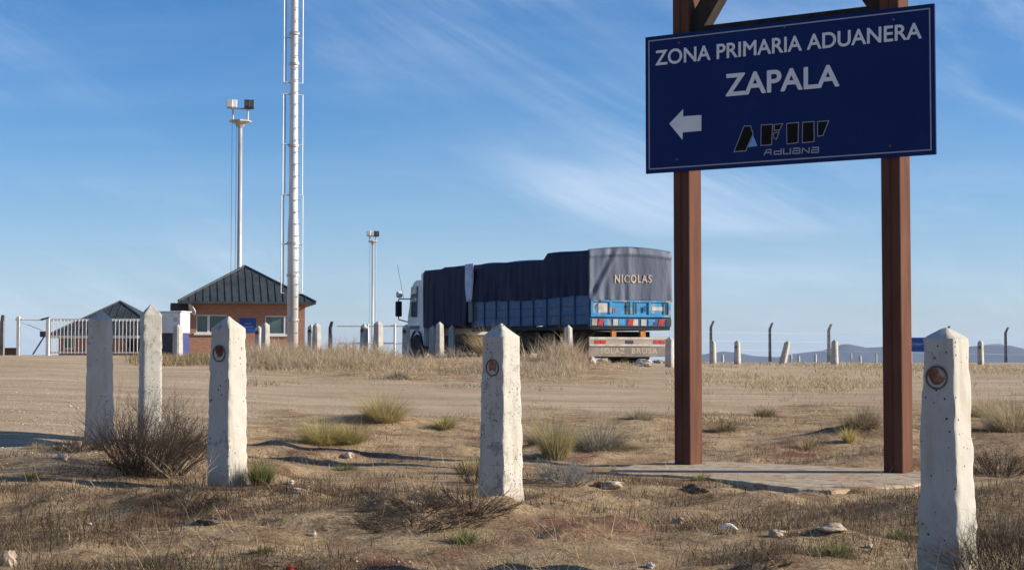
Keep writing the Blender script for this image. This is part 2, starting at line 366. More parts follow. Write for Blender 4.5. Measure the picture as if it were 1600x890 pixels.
BUMPS = [  # small mounds: px, D, radius x, radius y, height (metres)
 (60, 11.6, 0.9, 0.5, 0.07), (210, 13.0, 1.0, 0.6, 0.08), (690, 9.2, 0.55, 0.5, 0.11), (320, 9.6, 0.6, 0.4, 0.07),
 (870, 11.8, 0.7, 0.35, 0.05), (1345, 17.5, 0.7, 0.6, 0.12), (1190, 19, 0.6, 0.5, 0.06), (1560, 9.5, 0.8, 0.6, 0.12),
 (600, 18.5, 0.8, 0.6, 0.08), (505, 14.8, 0.8, 0.4, 0.05), (1290, 8.5, 0.35, 0.2, 0.05), (1580, 15, 1.2, 0.8, 0.12),
 (450, 41, 2.0, 2.5, 0.06), (640, 39, 1.6, 2.0, 0.05), (745, 41.5, 1.2, 1.5, 0.12), (850, 41, 1.5, 2.0, 0.05), (540, 36, 1.4, 1.6, 0.07)]
def H(x, y, detail=True):
    x = np.atleast_1d(np.asarray(x, float)); y = np.atleast_1d(np.asarray(y, float))
    D = np.clip(y, 0, 95); px = np.clip(800 + F * x / np.maximum(y, 4.0), -799, 2399)
    ci = np.clip(np.searchsorted(TCOL, px, side='right') - 1, 0, len(TCOL) - 2)
    ri = np.clip(np.searchsorted(TROW, D, side='right') - 1, 0, len(TROW) - 2)
    fc = (px - TCOL[ci]) / (TCOL[ci + 1] - TCOL[ci]); fr = (D - TROW[ri]) / (TROW[ri + 1] - TROW[ri])
    fc = fc * fc * (3 - 2 * fc) * 0.5 + fc * 0.5; fr = fr * fr * (3 - 2 * fr) * 0.35 + fr * 0.65
    z = (TZ[ri, ci] * (1 - fc) + TZ[ri, ci + 1] * fc) * (1 - fr) + (TZ[ri + 1, ci] * (1 - fc) + TZ[ri + 1, ci + 1] * fc) * fr
    far = np.maximum(y - 95, 0)
    z = z - 0.0098 * np.minimum(far, 6000)
    for (bpx, bd, rx, ry, h) in BUMPS:
        bx = (bpx - 800) / F * bd
        z = z + 1.4 * h * np.exp(-((x - bx) / rx) ** 2 - ((y - bd) / ry) ** 2)
    if detail:
        near = np.clip((26 - y) / 10, 0, 1) * veg_mask(x, y)
        z = z + (fbm(x * 1.3, y * 1.3, 4, 3) - 0.5) * (0.03 + 0.085 * near)
        lump = fbm(x * 3.4 + 5, y * 3.0, 3, 33)
        z = z + near * 0.13 * np.clip(lump - 0.46, 0, 1) ** 0.8 * np.clip((fbm(x * 0.7, y * 0.9, 2, 35) - 0.32) * 4, 0, 1)
        z = z + (fbm(x * 0.25, y * 0.25, 2, 9) - 0.5) * 0.05 * np.clip(y / 25, 0, 1)
    pad = pad_mask(x, y)
    z = z * (1 - pad) + (-0.963) * pad
    return z + EYE
PAD = None
def pad_mask(x, y):
    # flat footing strip under the direction sign
    dx = x - 2.05; dy = y - 13.4
    c, s = math.cos(R(-33.3)), math.sin(R(-33.3))
    u = dx * c + dy * s; v = -dx * s + dy * c
    m = np.clip((2.0 - np.abs(u)) / 0.3, 0, 1) * np.clip((1.05 - np.abs(v)) / 0.3, 0, 1)
    return m * m * (3 - 2 * m)
def veg_mask(x, y):
    """1 where the ground is scrubby, 0 on the bare gravel and track"""
    x = np.asarray(x, float); y = np.asarray(y, float)
    px = 800 + F * x / np.maximum(y, 4.0)
    w = (fbm(x * 0.7, y * 0.35, 3, 21) - 0.5)
    lim = np.interp(px, [-800, 0, 130, 260, 420, 620, 1050, 1250, 1600, 2400], [12.5, 13.0, 13.6, 15.6, 18.0, 20.0, 21.5, 23.5, 26, 28])
    m = 1 / (1 + np.exp(np.clip((y - lim - w * 7) / 0.55, -30, 30)))
    mound = np.exp(-(((px - 700) / 330) ** 4)) * np.clip((y - 29) / 4, 0, 1) * np.clip((52 - y) / 4, 0, 1)
    left_strip = np.exp(-(((px - 300) / 110) ** 4)) * np.clip((y - 38) / 4, 0, 1) * 0.8
    return np.clip(np.maximum(m, np.maximum(mound, left_strip)), 0, 1)

def Hs(x, y): return float(H(x, y)[0])
def ground_at(px, py):
    """where the view line through a pixel of the photograph meets the ground"""
    d = np.geomspace(5.2, 90, 1400)
    xc = (px - 800.0) / F; yc = (445.0 - py) / F
    dy = math.cos(PITCH) - math.sin(PITCH) * yc; dz = math.sin(PITCH) + math.cos(PITCH) * yc
    t = d / dy
    g = H(xc * t, d); z = EYE + dz * t
    k = np.nonzero(z <= g)[0]
    i = k[0] if len(k) else len(d) - 1
    return Vector((xc * t[i], d[i], float(g[i])))

# ground sheet
s = np.linspace(-1, 1, 800)
S = math.asinh(9500 / 3.0)
gx = 3.0 * np.sinh(s * S)
gy = np.concatenate([-np.geomspace(3000, 3, 24), [0, 2, 3], np.concatenate([np.geomspace(3.6, 26, 620)[:-1], np.geomspace(26, 9500, 420)])])
X, Y = np.meshgrid(gx, gy)
Z = H(X.ravel(), Y.ravel())
nv = X.size
co = np.stack([X.ravel(), Y.ravel(), Z], 1).astype(np.float32)
nx, ny = len(gx), len(gy)
ii, jj = np.meshgrid(np.arange(nx - 1), np.arange(ny - 1))
a0 = (jj * nx + ii).ravel()
quads = np.stack([a0, a0 + 1, a0 + 1 + nx, a0 + nx], 1).astype(np.int32)
def fast_mesh(name, co, faces, mat, smooth=True, tint=None):
    """faces: (n,k) int array"""
    me = bpy.data.meshes.new(name); k = faces.shape[1]
    me.vertices.add(len(co)); me.vertices.foreach_set('co', co.astype(np.float32).ravel())
    me.loops.add(faces.size); me.loops.foreach_set('vertex_index', faces.astype(np.int32).ravel())
    me.polygons.add(len(faces)); me.polygons.foreach_set('loop_start', np.arange(0, faces.size, k, dtype=np.int32))
    me.polygons.foreach_set('loop_total', np.full(len(faces), k, dtype=np.int32))
    me.polygons.foreach_set('use_smooth', np.full(len(faces), smooth))
    me.update(calc_edges=True)
    if tint is not None:
        at = me.attributes.new('tint', 'FLOAT_COLOR', 'POINT')
        at.data.foreach_set('color', np.concatenate([tint, np.ones((len(tint), 1))], 1).astype(np.float32).ravel())
    me.materials.append(mat)
    return link(bpy.data.objects.new(name, me))

def ground_mat():
    m, n, l, b = nmat('dry_ground')
    tcn = n.new('ShaderNodeTexCoord')
    def noise(scale, detail=6, rough=0.6, dist=0.0, stretch=None):
        t = n.new('ShaderNodeTexNoise'); t.inputs['Scale'].default_value = scale; t.inputs['Detail'].default_value = detail
        t.inputs['Roughness'].default_value = rough; t.inputs['Distortion'].default_value = dist
        if stretch:
            mp = n.new('ShaderNodeMapping'); mp.inputs['Scale'].default_value = stretch; l.new(tcn.outputs['Object'], mp.inputs[0]); l.new(mp.outputs[0], t.inputs['Vector'])
        else: l.new(tcn.outputs['Object'], t.inputs['Vector'])
        return t.outputs['Fac']
    def ramp(fac, stops):
        cr = n.new('ShaderNodeValToRGB'); els = cr.color_ramp.elements
        while len(els) < len(stops): els.new(0.5)
        for e, (p, c) in zip(els, stops): e.position = p; e.color = (*c, 1)
        l.new(fac, cr.inputs[0]); return cr.outputs[0]
    def mix(fac, a, c, mode='MIX'):
        mx = n.new('ShaderNodeMix'); mx.data_type = 'RGBA'; mx.blend_type = mode
        if isinstance(fac, float): mx.inputs['Factor'].default_value = fac
        else: l.new(fac, mx.inputs['Factor'])
        l.new(a, mx.inputs['A']); l.new(c, mx.inputs['B']); return mx.outputs['Result']
    at = n.new('ShaderNodeAttribute'); at.attribute_name = 'scrub'
    bare = ramp(noise(0.6, 8), [(0.3, (0.52, 0.40, 0.265)), (0.7, (0.68, 0.535, 0.37))])
    grit = ramp(noise(30, 3, 0.8), [(0.35, (0.72, 0.70, 0.67)), (0.65, (1.0, 1.0, 1.0))])
    bare = mix(1.0, bare, grit, 'MULTIPLY')
    vein = ramp(noise(0.35, 7, 0.65, 0.3, (0.5, 1.8, 1)), [(0.52, (0, 0, 0)), (0.68, (1, 1, 1))])
    rut_shade = ramp(noise(1.0, 6, 0.65, 0.2, (0.22, 1.7, 1)), [(0.40, (0.80, 0.77, 0.74)), (0.58, (1.0, 1.0, 1.0))])  # darker bands: shade of wheel ruts put into the track colour
    bare = mix(1.0, bare, rut_shade, 'MULTIPLY')
    strawc = ramp(noise(2.4, 8), [(0.3, (0.33, 0.245, 0.14)), (0.7, (0.43, 0.33, 0.20))])
    bare = mix(vein, bare, strawc)
    soil = ramp(noise(2.2, 9, 0.65, 0.2), [(0.3, (0.25, 0.165, 0.095)), (0.48, (0.44, 0.315, 0.19)), (0.7, (0.66, 0.505, 0.315))])
    crust = ramp(noise(5.5, 8, 0.72, 0.4), [(0.34, (0.48, 0.43, 0.40)), (0.48, (1.0, 1.0, 1.0))])
    soil = mix(1.0, soil, crust, 'MULTIPLY')
    red = ramp(noise(0.9, 5, 0.6, 0.5), [(0.55, (0, 0, 0)), (0.66, (1, 1, 1))])
    redc = ramp(noise(9, 5), [(0.3, (0.19, 0.095, 0.065)), (0.7, (0.31, 0.17, 0.12))])
    soil = mix(red, soil, redc)
    grit2 = ramp(noise(45, 3, 0.8), [(0.34, (0.50, 0.46, 0.42)), (0.56, (1.06, 1.05, 1.02))])
    soil = mix(1.0, soil, grit2, 'MULTIPLY')
    wob = n.new('ShaderNodeMath'); wob.operation = 'ADD'
    nn = n.new('ShaderNodeMath'); nn.operation = 'MULTIPLY_ADD'; nn.inputs[1].default_value = 0.9; nn.inputs[2].default_value = -0.45
    l.new(noise(3.5, 7, 0.7), nn.inputs[0]); l.new(nn.outputs[0], wob.inputs[0]); l.new(at.outputs['Fac'], wob.inputs[1])
    mr = n.new('ShaderNodeMapRange'); mr.inputs['From Min'].default_value = 0.3; mr.inputs['From Max'].default_value = 0.75
    l.new(wob.outputs[0], mr.inputs['Value'])
    col = mix(mr.outputs[0], bare, soil)
    l.new(col, b.inputs['Base Color']); b.inputs['Roughness'].default_value = 0.95; b.inputs['Specular IOR Level'].default_value = 0.1
    bp = n.new('ShaderNodeBump'); bp.inputs['Strength'].default_value = 1.0; bp.inputs['Distance'].default_value = 0.045
    l.new(noise(14, 9, 0.75), bp.inputs['Height'])
    bp2 = n.new('ShaderNodeBump'); bp2.inputs['Strength'].default_value = 0.6; bp2.inputs['Distance'].default_value = 0.012
    l.new(noise(60, 4, 0.7), bp2.inputs['Height']); l.new(bp.outputs[0], bp2.inputs['Normal'])
    l.new(bp2.outputs[0], b.inputs['Normal'])
    return m
ground = fast_mesh('ground', co, quads, ground_mat())
gat = ground.data.attributes.new('scrub', 'FLOAT', 'POINT')
gat.data.foreach_set('value', veg_mask(X.ravel(), Y.ravel()).astype(np.float32))
tag(ground, kind='structure', label='dry tan steppe ground with gravel track and scrub')

# hills on the horizon
HP = [(900, 566), (1040, 562), (1090, 554), (1130, 548), (1150, 550), (1175, 555), (1215, 557), (1240, 552), (1290, 546), (1308, 540), (1320, 536), (1335, 539), (1350, 542), (1400, 540), (1440, 543), (1500, 542), (1530, 539), (1555, 536), (1575, 539), (1600, 545), (1660, 547), (1750, 540), (1900, 550), (2200, 560), (2600, 568)]
hpx = np.array([a for a, b_ in HP], float); hpy = np.array([b_ for a, b_ in HP], float)
cols = np.linspace(900, 2600, 420); rowsD = np.linspace(7000, 9300, 26)
hv = []
for k, D in enumerate(rowsD):
    t = k / (len(rowsD) - 1)
    prof = math.exp(-((t - 0.5) / 0.26) ** 2)
    hh = (HOR - np.interp(cols, hpx, hpy)) * 8150 / F + 62
    xx = (cols - 800) / F * 8150
    n_ = fbm(xx / 260, np.full_like(xx, D) / 200, 5, 5)
    z = EYE - 64 + hh * prof * (1 if abs(t - 0.5) < 0.03 else (0.82 + 0.36 * (n_ - 0.5)))
    hv.append(np.stack([xx, np.full_like(xx, D) + (n_ - 0.5) * 60, z], 1))
hv = np.concatenate(hv); nc = len(cols)
ii, jj = np.meshgrid(np.arange(nc - 1), np.arange(len(rowsD) - 1)); a0 = (jj * nc + ii).ravel()
hills = fast_mesh('hills', hv, np.stack([a0, a0 + 1, a0 + 1 + nc, a0 + nc], 1), noise_mat('hazy_hill_scrub', (0.012, 0.015, 0.024), (0.035, 0.036, 0.045), 0.006, 0.95, 0))  # bluish base colour carries part of the distance haze
tag(hills, kind='structure', label='low blue hills along the right horizon')

# haze
HB = bmesh.new(); box(HB, -9600, 9600, -3100, 9600, -90, 85)
hm = bpy.data.materials.new('haze_air'); hm.use_nodes = True
hn = hm.node_tree.nodes; hl = hm.node_tree.links
hn.remove(hn['Principled BSDF'])
pv = hn.new('ShaderNodeVolumePrincipled'); pv.inputs['Color'].default_value = (0.55, 0.72, 1.0, 1); pv.inputs['Density'].default_value = 0.00005
pv.inputs['Anisotropy'].default_value = 0.0
hl.new(pv.outputs[0], hn['Material Output'].inputs['Volume'])
haze = mesh_obj('haze', HB, hm); tag(haze, kind='stuff', label='pale blue haze over the far plain')

# ------------------------------------------------------------------ bollards
def bollard(px, ytop, D, wb, wt, theta, mat, label, group, name='bollard', disc=None, cap_h=0.085, rough=0.004, lean=0.0, seed=0, far=False, disc_mat='rust', chip=0.0):
    """square tapered concrete post; disc = (photo row of the centre, radius)"""
    top = P(px, ytop, D)
    gz = Hs(top.x, D)
    h = top.z - gz; depth = 0.12
    rs = random.Random(seed * 17 + int(px))
    bm = bmesh.new()
    nside = 3 if far else 9
    nr = 3 if far else 44
    rad = 0.012
    def ring_pts(w, k):
        pts = []
        for sd in range(4):
            ang = sd * math.pi / 2
            for q in range(nside):
                t = -1 + 2 * (q + 0.5) / nside
                t = math.copysign(abs(t) ** (0.75), t) if not far else t
                x_, y_ = t * (w / 2), -w / 2
                c = max(0, abs(t) - 0.80) / 0.2
                y_ += c * c * rad * 0.6
                pts.append((x_ * math.cos(ang) - y_ * math.sin(ang), x_ * math.sin(ang) + y_ * math.cos(ang), abs(t)))
        return pts
    levels = []
    sh = h - cap_h
    for k in range(nr + 1):
        z = -depth + (sh + depth) * k / nr
        levels.append((z, wb + (wt - wb) * max(0, z) / sh))
    ncap = 1 if far else 5
    for k in range(1, ncap + 1):
        f = k / ncap
        levels.append((sh + cap_h * f * (0.97), wt * (1 - f) + 0.012 * f))
    rings = []
    ph = rs.random() * 50
    for (z, w) in levels:
        r = []
        for (x_, y_, t) in ring_pts(w, 0):
            n1 = float(vnoise(x_ * 30 + ph, z * 24 + y_ * 30, seed)) - 0.5
            n2 = float(vnoise(x_ * 7 + ph, z * 5 + y_ * 7, seed + 5)) - 0.5
            amp = rough * (1.0 + (2.2 if t > 0.85 else 0))
            kx = 1 + (n1 * amp + n2 * rough * 0.8) / (w / 2 + 0.01)
            if chip and t > 0.8:
                cn = float(vnoise(z * 13 + ph + math.copysign(3, x_) * 5, y_ * 3 + ph, seed + 9))
                kx -= max(0, cn - 0.62) * chip / (w / 2)
            r.append(bm.verts.new((x_ * kx + lean * z, y_ * kx, z + (n1 * rough * 1.5 if z > sh - 0.01 else 0))))
        rings.append(r)
    nn_ = len(rings[0])
    for a, b_ in zip(rings, rings[1:]):
        for i in range(nn_):
            j = (i + 1) % nn_; bm.faces.new((a[i], a[j], b_[j], b_[i]))
    bm.faces.new(rings[0][::-1]); bm.faces.new(rings[-1])
    o = mesh_obj(name, bm, mat)
    if not far:
        for p in o.data.polygons: p.use_smooth = True
        o.data.set_sharp_from_angle(angle=R(38))
    o.location = (top.x - lean * h * math.cos(R(theta)), D, gz); o.rotation_euler = (0, 0, -R(theta))
    tag(o, label, 'bollard', group)
    if disc:
        zc = P(px, disc[0], D).z - gz; r = disc[1]
        w = wb + (wt - wb) * zc / sh
        tilt = math.atan((wb - wt) / 2 / sh)
        Mx = Matrix.Translation((disc[2] if len(disc) > 2 else 0, -w / 2 + 0.004, zc)) @ Matrix.Rotation(R(90) + 0, 4, 'X') @ Matrix.Rotation(tilt, 4, 'X')
        n_ = 12 if far else 36
        b2 = bmesh.new(); lathe(b2, [(r, -0.01), (r, 0.008), (r * 0.93, 0.012), (r * 0.84, 0.009), (r * 0.82, -0.01)], n_, Mx)
        ring = mesh_obj('disc_rim', b2, M['disc_rim'], o)
        b3 = bmesh.new(); lathe(b3, [(r * 0.80, -0.012), (r * 0.80, 0.003), (r * 0.5, 0.005), (r * 0.1, 0.0055)], n_, Mx)
        mesh_obj('round_disc', b3, M[disc_mat], o)
    return o

G0 = 'white concrete bollards along the near verge'
bollard(157, 483, 13.9, 0.20, 0.165, 4, M['bollard'], 'shaded grey-looking bollard at far left in the dry bush', G0, seed=1, cap_h=0.09)
bollard(236, 475, 15.1, 0.195, 0.165, 66, M['bollard_pitted'], 'sunlit mottled bollard rising behind the dark bush', G0, seed=2, cap_h=0.10)
bollard(357, 493, 10.9, 0.20, 0.163, 33, M['bollard'], 'smooth white bollard with dark rust-red disc on its shaded side', G0, seed=3, disc=(552, 0.056), disc_mat='rust_dark', cap_h=0.085, chip=0.012)
bollard(783, 504, 10.14, 0.205, 0.168, 39, M['bollard_pitted'], 'pitted white bollard standing alone before the truck', G0, seed=4, disc=(574, 0.052, 0.004), cap_h=0.085, rough=0.003)
bollard(1477, 511, 7.24, 0.200, 0.148, 41, M['bollard'], 'nearest bollard with rusty disc at right beside the sign post', G0, seed=5, disc=(589, 0.052, -0.004), cap_h=0.05, chip=0.014)

# dark flakes where the paint has come off the nearest bollard live in its material; a stub of wire on its top
G1 = 'smaller bollards beyond the gravel track'
small = [
 (278, 506, 50, 0.26, 0.24, 30, 'stout grey-sided bollard in front of the white and blue cabin', False, 'bollard'),
 (404, 508, 51, 0.22, 0.17, 20, 'left one of two close bollards before the right window of the brick house', True, 'bollard'),
 (415, 503, 48, 0.23, 0.19, 48, 'right one of two close bollards before the right window of the brick house', False, 'bollard'),
 (486, 506, 50, 0.20, 0.16, 25, 'slim bollard just right of the tall steel mast', True, 'bollard'),
 (495, 504, 47, 0.24, 0.19, 44, 'brighter bollard second to the right of the tall steel mast', False, 'bollard'),
 (569, 505, 49, 0.23, 0.18, 35, 'bollard with dark disc left of the far floodlight pole', True, 'bollard'),
 (591, 501, 46, 0.26, 0.22, 48, 'taller bollard just right of the far floodlight pole', False, 'bollard'),
 (635, 506, 48, 0.23, 0.19, 35, 'bollard with dark disc in front of the truck cab', True, 'bollard'),
 (676, 508, 52, 0.20, 0.17, 10, 'dull grey bollard under the truck tarpaulin, left of a bright one', False, 'bollard'),
 (687, 502, 46, 0.21, 0.18, 52, 'bright slim bollard in front of the truck front body', False, 'bollard'),
 (706, 508, 52, 0.22, 0.18, 8, 'dull grey bollard in shade right of the bright slim one', False, 'bollard'),
 (888, 507, 44, 0.21, 0.17, 38, 'bollard standing before the dark trailer wheels', False, 'bollard'),
 (1046, 525, 42, 0.20, 0.19, 20, 'flat grey bollard between truck rear and brown sign post', False, 'bollard'),
 (1114, 532, 70, 0.25, 0.20, 30, 'bollard at the foot of the first bent fence post right of the sign post', False, 'bollard'),
 (1152, 531, 68, 0.25, 0.20, 34, 'bollard with dark disc between the first and second bent fence posts', True, 'bollard'),
 (1230, 532, 70, 0.28, 0.22, 40, 'leaning bollard beyond the field below the sign', False, 'bollard'),
 (1304, 530, 66, 0.27, 0.21, 30, 'bollard beside the third bent fence post below the hill peak', False, 'bollard'),
 (1532, 531, 66, 0.22, 0.19, 42, 'bollard with dark disc right of the nearest bollard', True, 'bollard')]
for i, (px, yt, D, wb, wt, th, lab, dsc, mt) in enumerate(small):
    lean = 0.27 if px == 1230 else 0.0
    bollard(px, yt, D, wb, wt, th, M['bollard_far'], lab, G1, seed=20 + i, disc=((yt + 12, 0.075) if dsc else None), cap_h=0.09, far=True, rough=0.006, lean=lean, disc_mat='rust_dark')
G2 = 'tiny distant white bollards'
tiny = [(529, 537, 'tiny distant bollard, left of a pair right of the dark post'), (542, 537, 'tiny distant bollard, right of a pair right of the dark post'),
 (1129, 553, 'tiny distant bollard left of the disc-marked one below the sign'), (1236, 553, 'tiny distant bollard touching the leaning bollard'),
 (1248, 554, 'tiny distant bollard right of the leaning bollard'), (1274, 552, 'tiny distant bollard midway between leaning bollard and hill-peak post'),
 (1330, 550, 'tall thin distant bollard under the hill peak'), (1344, 554, 'tiny distant bollard right of the hill peak'), (1369, 551, 'tiny distant bollard just left of the right brown sign post')]
for i, (px, yt, lab) in enumerate(tiny):
    bollard(px, yt, 140 if px > 600 else 110, 0.22 if px not in (1330, 1369) else 0.14, 0.18 if px not in (1330, 1369) else 0.12, 30, M['bollard_far'], lab, G2, seed=60 + i, cap_h=0.12, far=True)

# ------------------------------------------------------------------ direction sign
TL = P(1008, 57, 14.65); TR = P(1460, 7, 13.22)
zt = (TL.z + TR.z) / 2; zb = (P(1006, 270, 14.65).z + P(1456, 243, 13.22).z) / 2
o2 = Vector((TL.x, TL.y, 0)); e2 = Vector((TR.x - TL.x, TR.y - TL.y, 0)); BW = e2.length; e2.normalize()
nrm = Vector((e2.y, -e2.x, 0))        # towards the camera
SIGN_RZ = math.atan2(e2.y, e2.x)
def on_sign(px, py):
    o_ = Vector((0, 0, EYE)); d = (P(px, py, 10) - o_)
    t = (o2 - o_).dot(nrm) / d.dot(nrm); q = o_ + d * t
    return (Vector((q.x, q.y, 0)) - o2).dot(e2), q.z
BH = zt - zb
# sign local frame: origin at board bottom-left foot on the ground, x along the board, y away from the viewer
padz = EYE - 0.945
sign_root = empty('direction_sign', (o2.x, o2.y, padz), SIGN_RZ, 'big blue customs direction sign on two brown steel posts, with white lettering and left arrow', 'sign')
def sl(px, py):
    u, z = on_sign(px, py); return u, z - padz
zb_, zt_ = zb - padz, zt - padz
bm = bmesh.new(); box(bm, 0, BW, 0, 0.022, zb_, zt_, 0.004); mesh_obj('sign_panel', bm, M['board_blue'], sign_root)
def flat_poly(bm, pts, y0, th=0.0025):
    f = [bm.verts.new((u, y0, z)) for u, z in pts]; b_ = [bm.verts.new((u, y0 + th, z)) for u, z in pts]
    bm.faces.new(f); bm.faces.new(b_[::-1])
    for i in range(len(pts)):
        j = (i + 1) % len(pts); bm.faces.new((f[i], b_[i], b_[j], f[j]))
bm = bmesh.new()
m_, t_ = 0.034, 0.010
flat_poly(bm, [(m_, zb_ + m_), (BW - m_, zb_ + m_), (BW - m_, zb_ + m_ + t_), (m_, zb_ + m_ + t_)], -0.0035)
flat_poly(bm, [(m_, zt_ - m_ - t_), (BW - m_, zt_ - m_ - t_), (BW - m_, zt_ - m_), (m_, zt_ - m_)], -0.0035)
flat_poly(bm, [(m_, zb_ + m_ + t_), (m_ + t_, zb_ + m_ + t_), (m_ + t_, zt_ - m_ - t_), (m_, zt_ - m_ - t_)], -0.0035)
flat_poly(bm, [(BW - m_ - t_, zb_ + m_ + t_), (BW - m_, zb_ + m_ + t_), (BW - m_, zt_ - m_ - t_), (BW - m_ - t_, zt_ - m_ - t_)], -0.0035)
mesh_obj('border_line', bm, M['letter_grey'], sign_root)

def text_mesh(s, bold=0.0, spacing=1.0):
    cu = bpy.data.curves.new('lettering_curve', 'FONT'); cu.body = s; cu.size = 1; cu.extrude = 0.0; cu.offset = bold; cu.space_character = spacing
    ob = bpy.data.objects.new('lettering_curve', cu); link(ob)
    dg = bpy.context.evaluated_depsgraph_get(); dg.update()
    me = bpy.data.meshes.new_from_object(ob.evaluated_get(dg))
    v = np.zeros(len(me.vertices) * 3); me.vertices.foreach_get('co', v); v = v.reshape(-1, 3)
    polys = [list(p.vertices) for p in me.polygons]
    bpy.data.objects.remove(ob); bpy.data.curves.remove(cu); bpy.data.meshes.remove(me)
    lo = v.min(0); hi = v.max(0)
    return (v[:, 0] - lo[0]) / (hi[0] - lo[0]), (v[:, 1] - lo[1]) / (hi[1] - lo[1]), polys
def text_obj(name, s, quad, to3d, mat, parent, bold=0.0, spacing=1.0, shift=0.0):
    """quad: bottom-left, bottom-right, top-right, top-left in the surface's own 2-D coordinates"""
    u, v, polys = text_mesh(s, bold, spacing)
    q = [Vector(p) for p in quad]
    bm = bmesh.new(); vs = []
    for a, b_ in zip(u, v):
        p = (q[0] * (1 - a) + q[1] * a) * (1 - b_) + (q[3] * (1 - a) + q[2] * a) * b_
        vs.append(bm.verts.new(to3d(p.x, p.y)))
    for p in polys:
        try: bm.faces.new([vs[i] for i in p])
        except ValueError: pass
    if shift:
        base = [v.co.copy() for v in bm.verts]
        nb_ = len(base)
        for k, (dx, dz) in enumerate(((-1, 0), (1, 0), (0, 1), (0, -1), (0.7, 0.7), (-0.7, 0.7), (0.7, -0.7), (-0.7, -0.7))):
            nv_ = [bm.verts.new(c + Vector((dx * shift, -0.0002 * (k + 1), dz * shift))) for c in base]
            for p in polys:
                try: bm.faces.new([nv_[i] for i in p])
                except ValueError: pass
    me = bpy.data.meshes.new(name); bm.to_mesh(me); bm.free()
    o = link(bpy.data.objects.new(name, me)); me.materials.append(mat); o.parent = parent
    return o
onb = lambda u, z: (u, -0.0042, z)
text_obj('lettering', 'ZONA PRIMARIA ADUANERA', [sl(1025, 102.5), sl(1440, 60), sl(1440, 35.5), sl(1025, 80)], onb, M['letter'], sign_root, 0.0, shift=0.0035)
text_obj('lettering', 'ZAPALA', [sl(1135, 150), sl(1311, 134), sl(1311, 101.5), sl(1135, 117)], onb, M['letter'], sign_root, 0.0, shift=0.0065)
bm = bmesh.new()
pts = [sl(*p) for p in ((1046, 193.5), (1067.5, 171), (1067.5, 182), (1096, 180), (1096, 204.5), (1067, 207), (1066.5, 218.5))]
flat_poly(bm, pts[::-1], -0.0035); mesh_obj('arrow', bm, M['letter'], sign_root)
def lg(pts): return [sl(1120 + x * 0.125, 170 + y * 0.125) for x, y in pts]
def shrink(pts, k):
    c = Vector((sum(p[0] for p in pts) / len(pts), sum(p[1] for p in pts) / len(pts)))
    out = []
    n_ = len(pts)
    for i in range(n_):
        a = Vector(pts[i - 1]); b_ = Vector(pts[i]); c_ = Vector(pts[(i + 1) % n_])
        d1 = (b_ - a).normalized(); d2 = (c_ - b_).normalized()
        area = sum(pts[j][0] * pts[(j + 1) % n_][1] - pts[(j + 1) % n_][0] * pts[j][1] for j in range(n_))
        sgn = 1 if area > 0 else -1
        n1 = Vector((-d1.y, d1.x)) * sgn; n2 = Vector((-d2.y, d2.x)) * sgn
        bis = (n1 + n2); bis = bis / max(0.35, bis.length_squared) * 2
        out.append(tuple(b_ + bis * k * 0.5 * 1.0))
    return out
shapes = [[(210, 543), (342, 212), (428, 212), (460, 318), (390, 470), (370, 530)], [(548, 465), (553, 200), (705, 190), (690, 455)], [(715, 195), (832, 180), (790, 272), (715, 275)],
          [(708, 300), (787, 288), (748, 388), (712, 372)], [(875, 447), (870, 182), (1028, 166), (1022, 428)], [(1066, 430), (1070, 167), (1222, 155), (1222, 415)], [(1258, 157), (1408, 146), (1332, 338), (1258, 350)]]
bo = bmesh.new(); bi = bmesh.new()
for shp in shapes:
    p = lg(shp); flat_poly(bo, p, -0.0035); flat_poly(bi, shrink(p, 0.0135), -0.006, 0.002)
logo = mesh_obj('logo_outline', bo, M['letter_grey'], sign_root); mesh_obj('logo_letters', bi, M['logo_black'], logo)
bm = bmesh.new(); flat_poly(bm, lg([(392, 480), (458, 335), (512, 468)]), -0.006, 0.002); mesh_obj('logo_triangle', bm, M['logo_blue'], logo)
strokes = {'A': [[(0, 0), (0.38, 1), (0.95, 1), (0.95, 0)], [(0.2, 0.42), (0.95, 0.42)]], 'd': [[(1, 1), (1, 0), (0, 0), (0.05, 0.58), (1, 0.58)]], 'U': [[(0.05, 1), (0, 0), (1, 0), (1, 1)]],
           'a': [[(0.1, 1), (1, 1), (1, 0), (0, 0), (0.05, 0.52), (1, 0.52)]], 'N': [[(0, 0), (0.05, 1), (0.95, 0), (1, 1)]]}
bm = bmesh.new()
for i, ch in enumerate('AdUaNa'):
    x0 = 600 + i * 117 - (6 if i == 0 else 0); wch = 88
    for st in strokes[ch]:
        q = []
        for (a, b_) in st:
            X_ = x0 + a * wch; Y_ = 575 - (X_ - 600) * 0.046 - b_ * 62
            q.append(lg([(X_, Y_)])[0])
        for a, b_ in zip(q, q[1:]):
            a = Vector(a); b_ = Vector(b_); d = (b_ - a).normalized(); n_ = Vector((-d.y, d.x)) * 0.0048; e = d * 0.004
            flat_poly(bm, [tuple(a - e - n_), tuple(b_ + e - n_), tuple(b_ + e + n_), tuple(a - e + n_)], -0.0035 - 0.0002 * (i % 3), 0.002)
mesh_obj('small_lettering', bm, M['letter_grey'], sign_root)
for (px, py) in ((1061, 67), (1226, 42), (1396, 31), (1058, 249), (1391, 228)):
    u, z = sl(px, py); bm = bmesh.new(); lathe(bm, [(0.011, 0), (0.011, 0.004), (0.006, 0.008)], 10, Matrix.Translation((u, 0, z)) @ Matrix.Rotation(R(90), 4, 'X'))
    mesh_obj('bolt', bm, M['disc_rim'], sign_root)
TOP = 3.60 + EYE - padz
ups = []
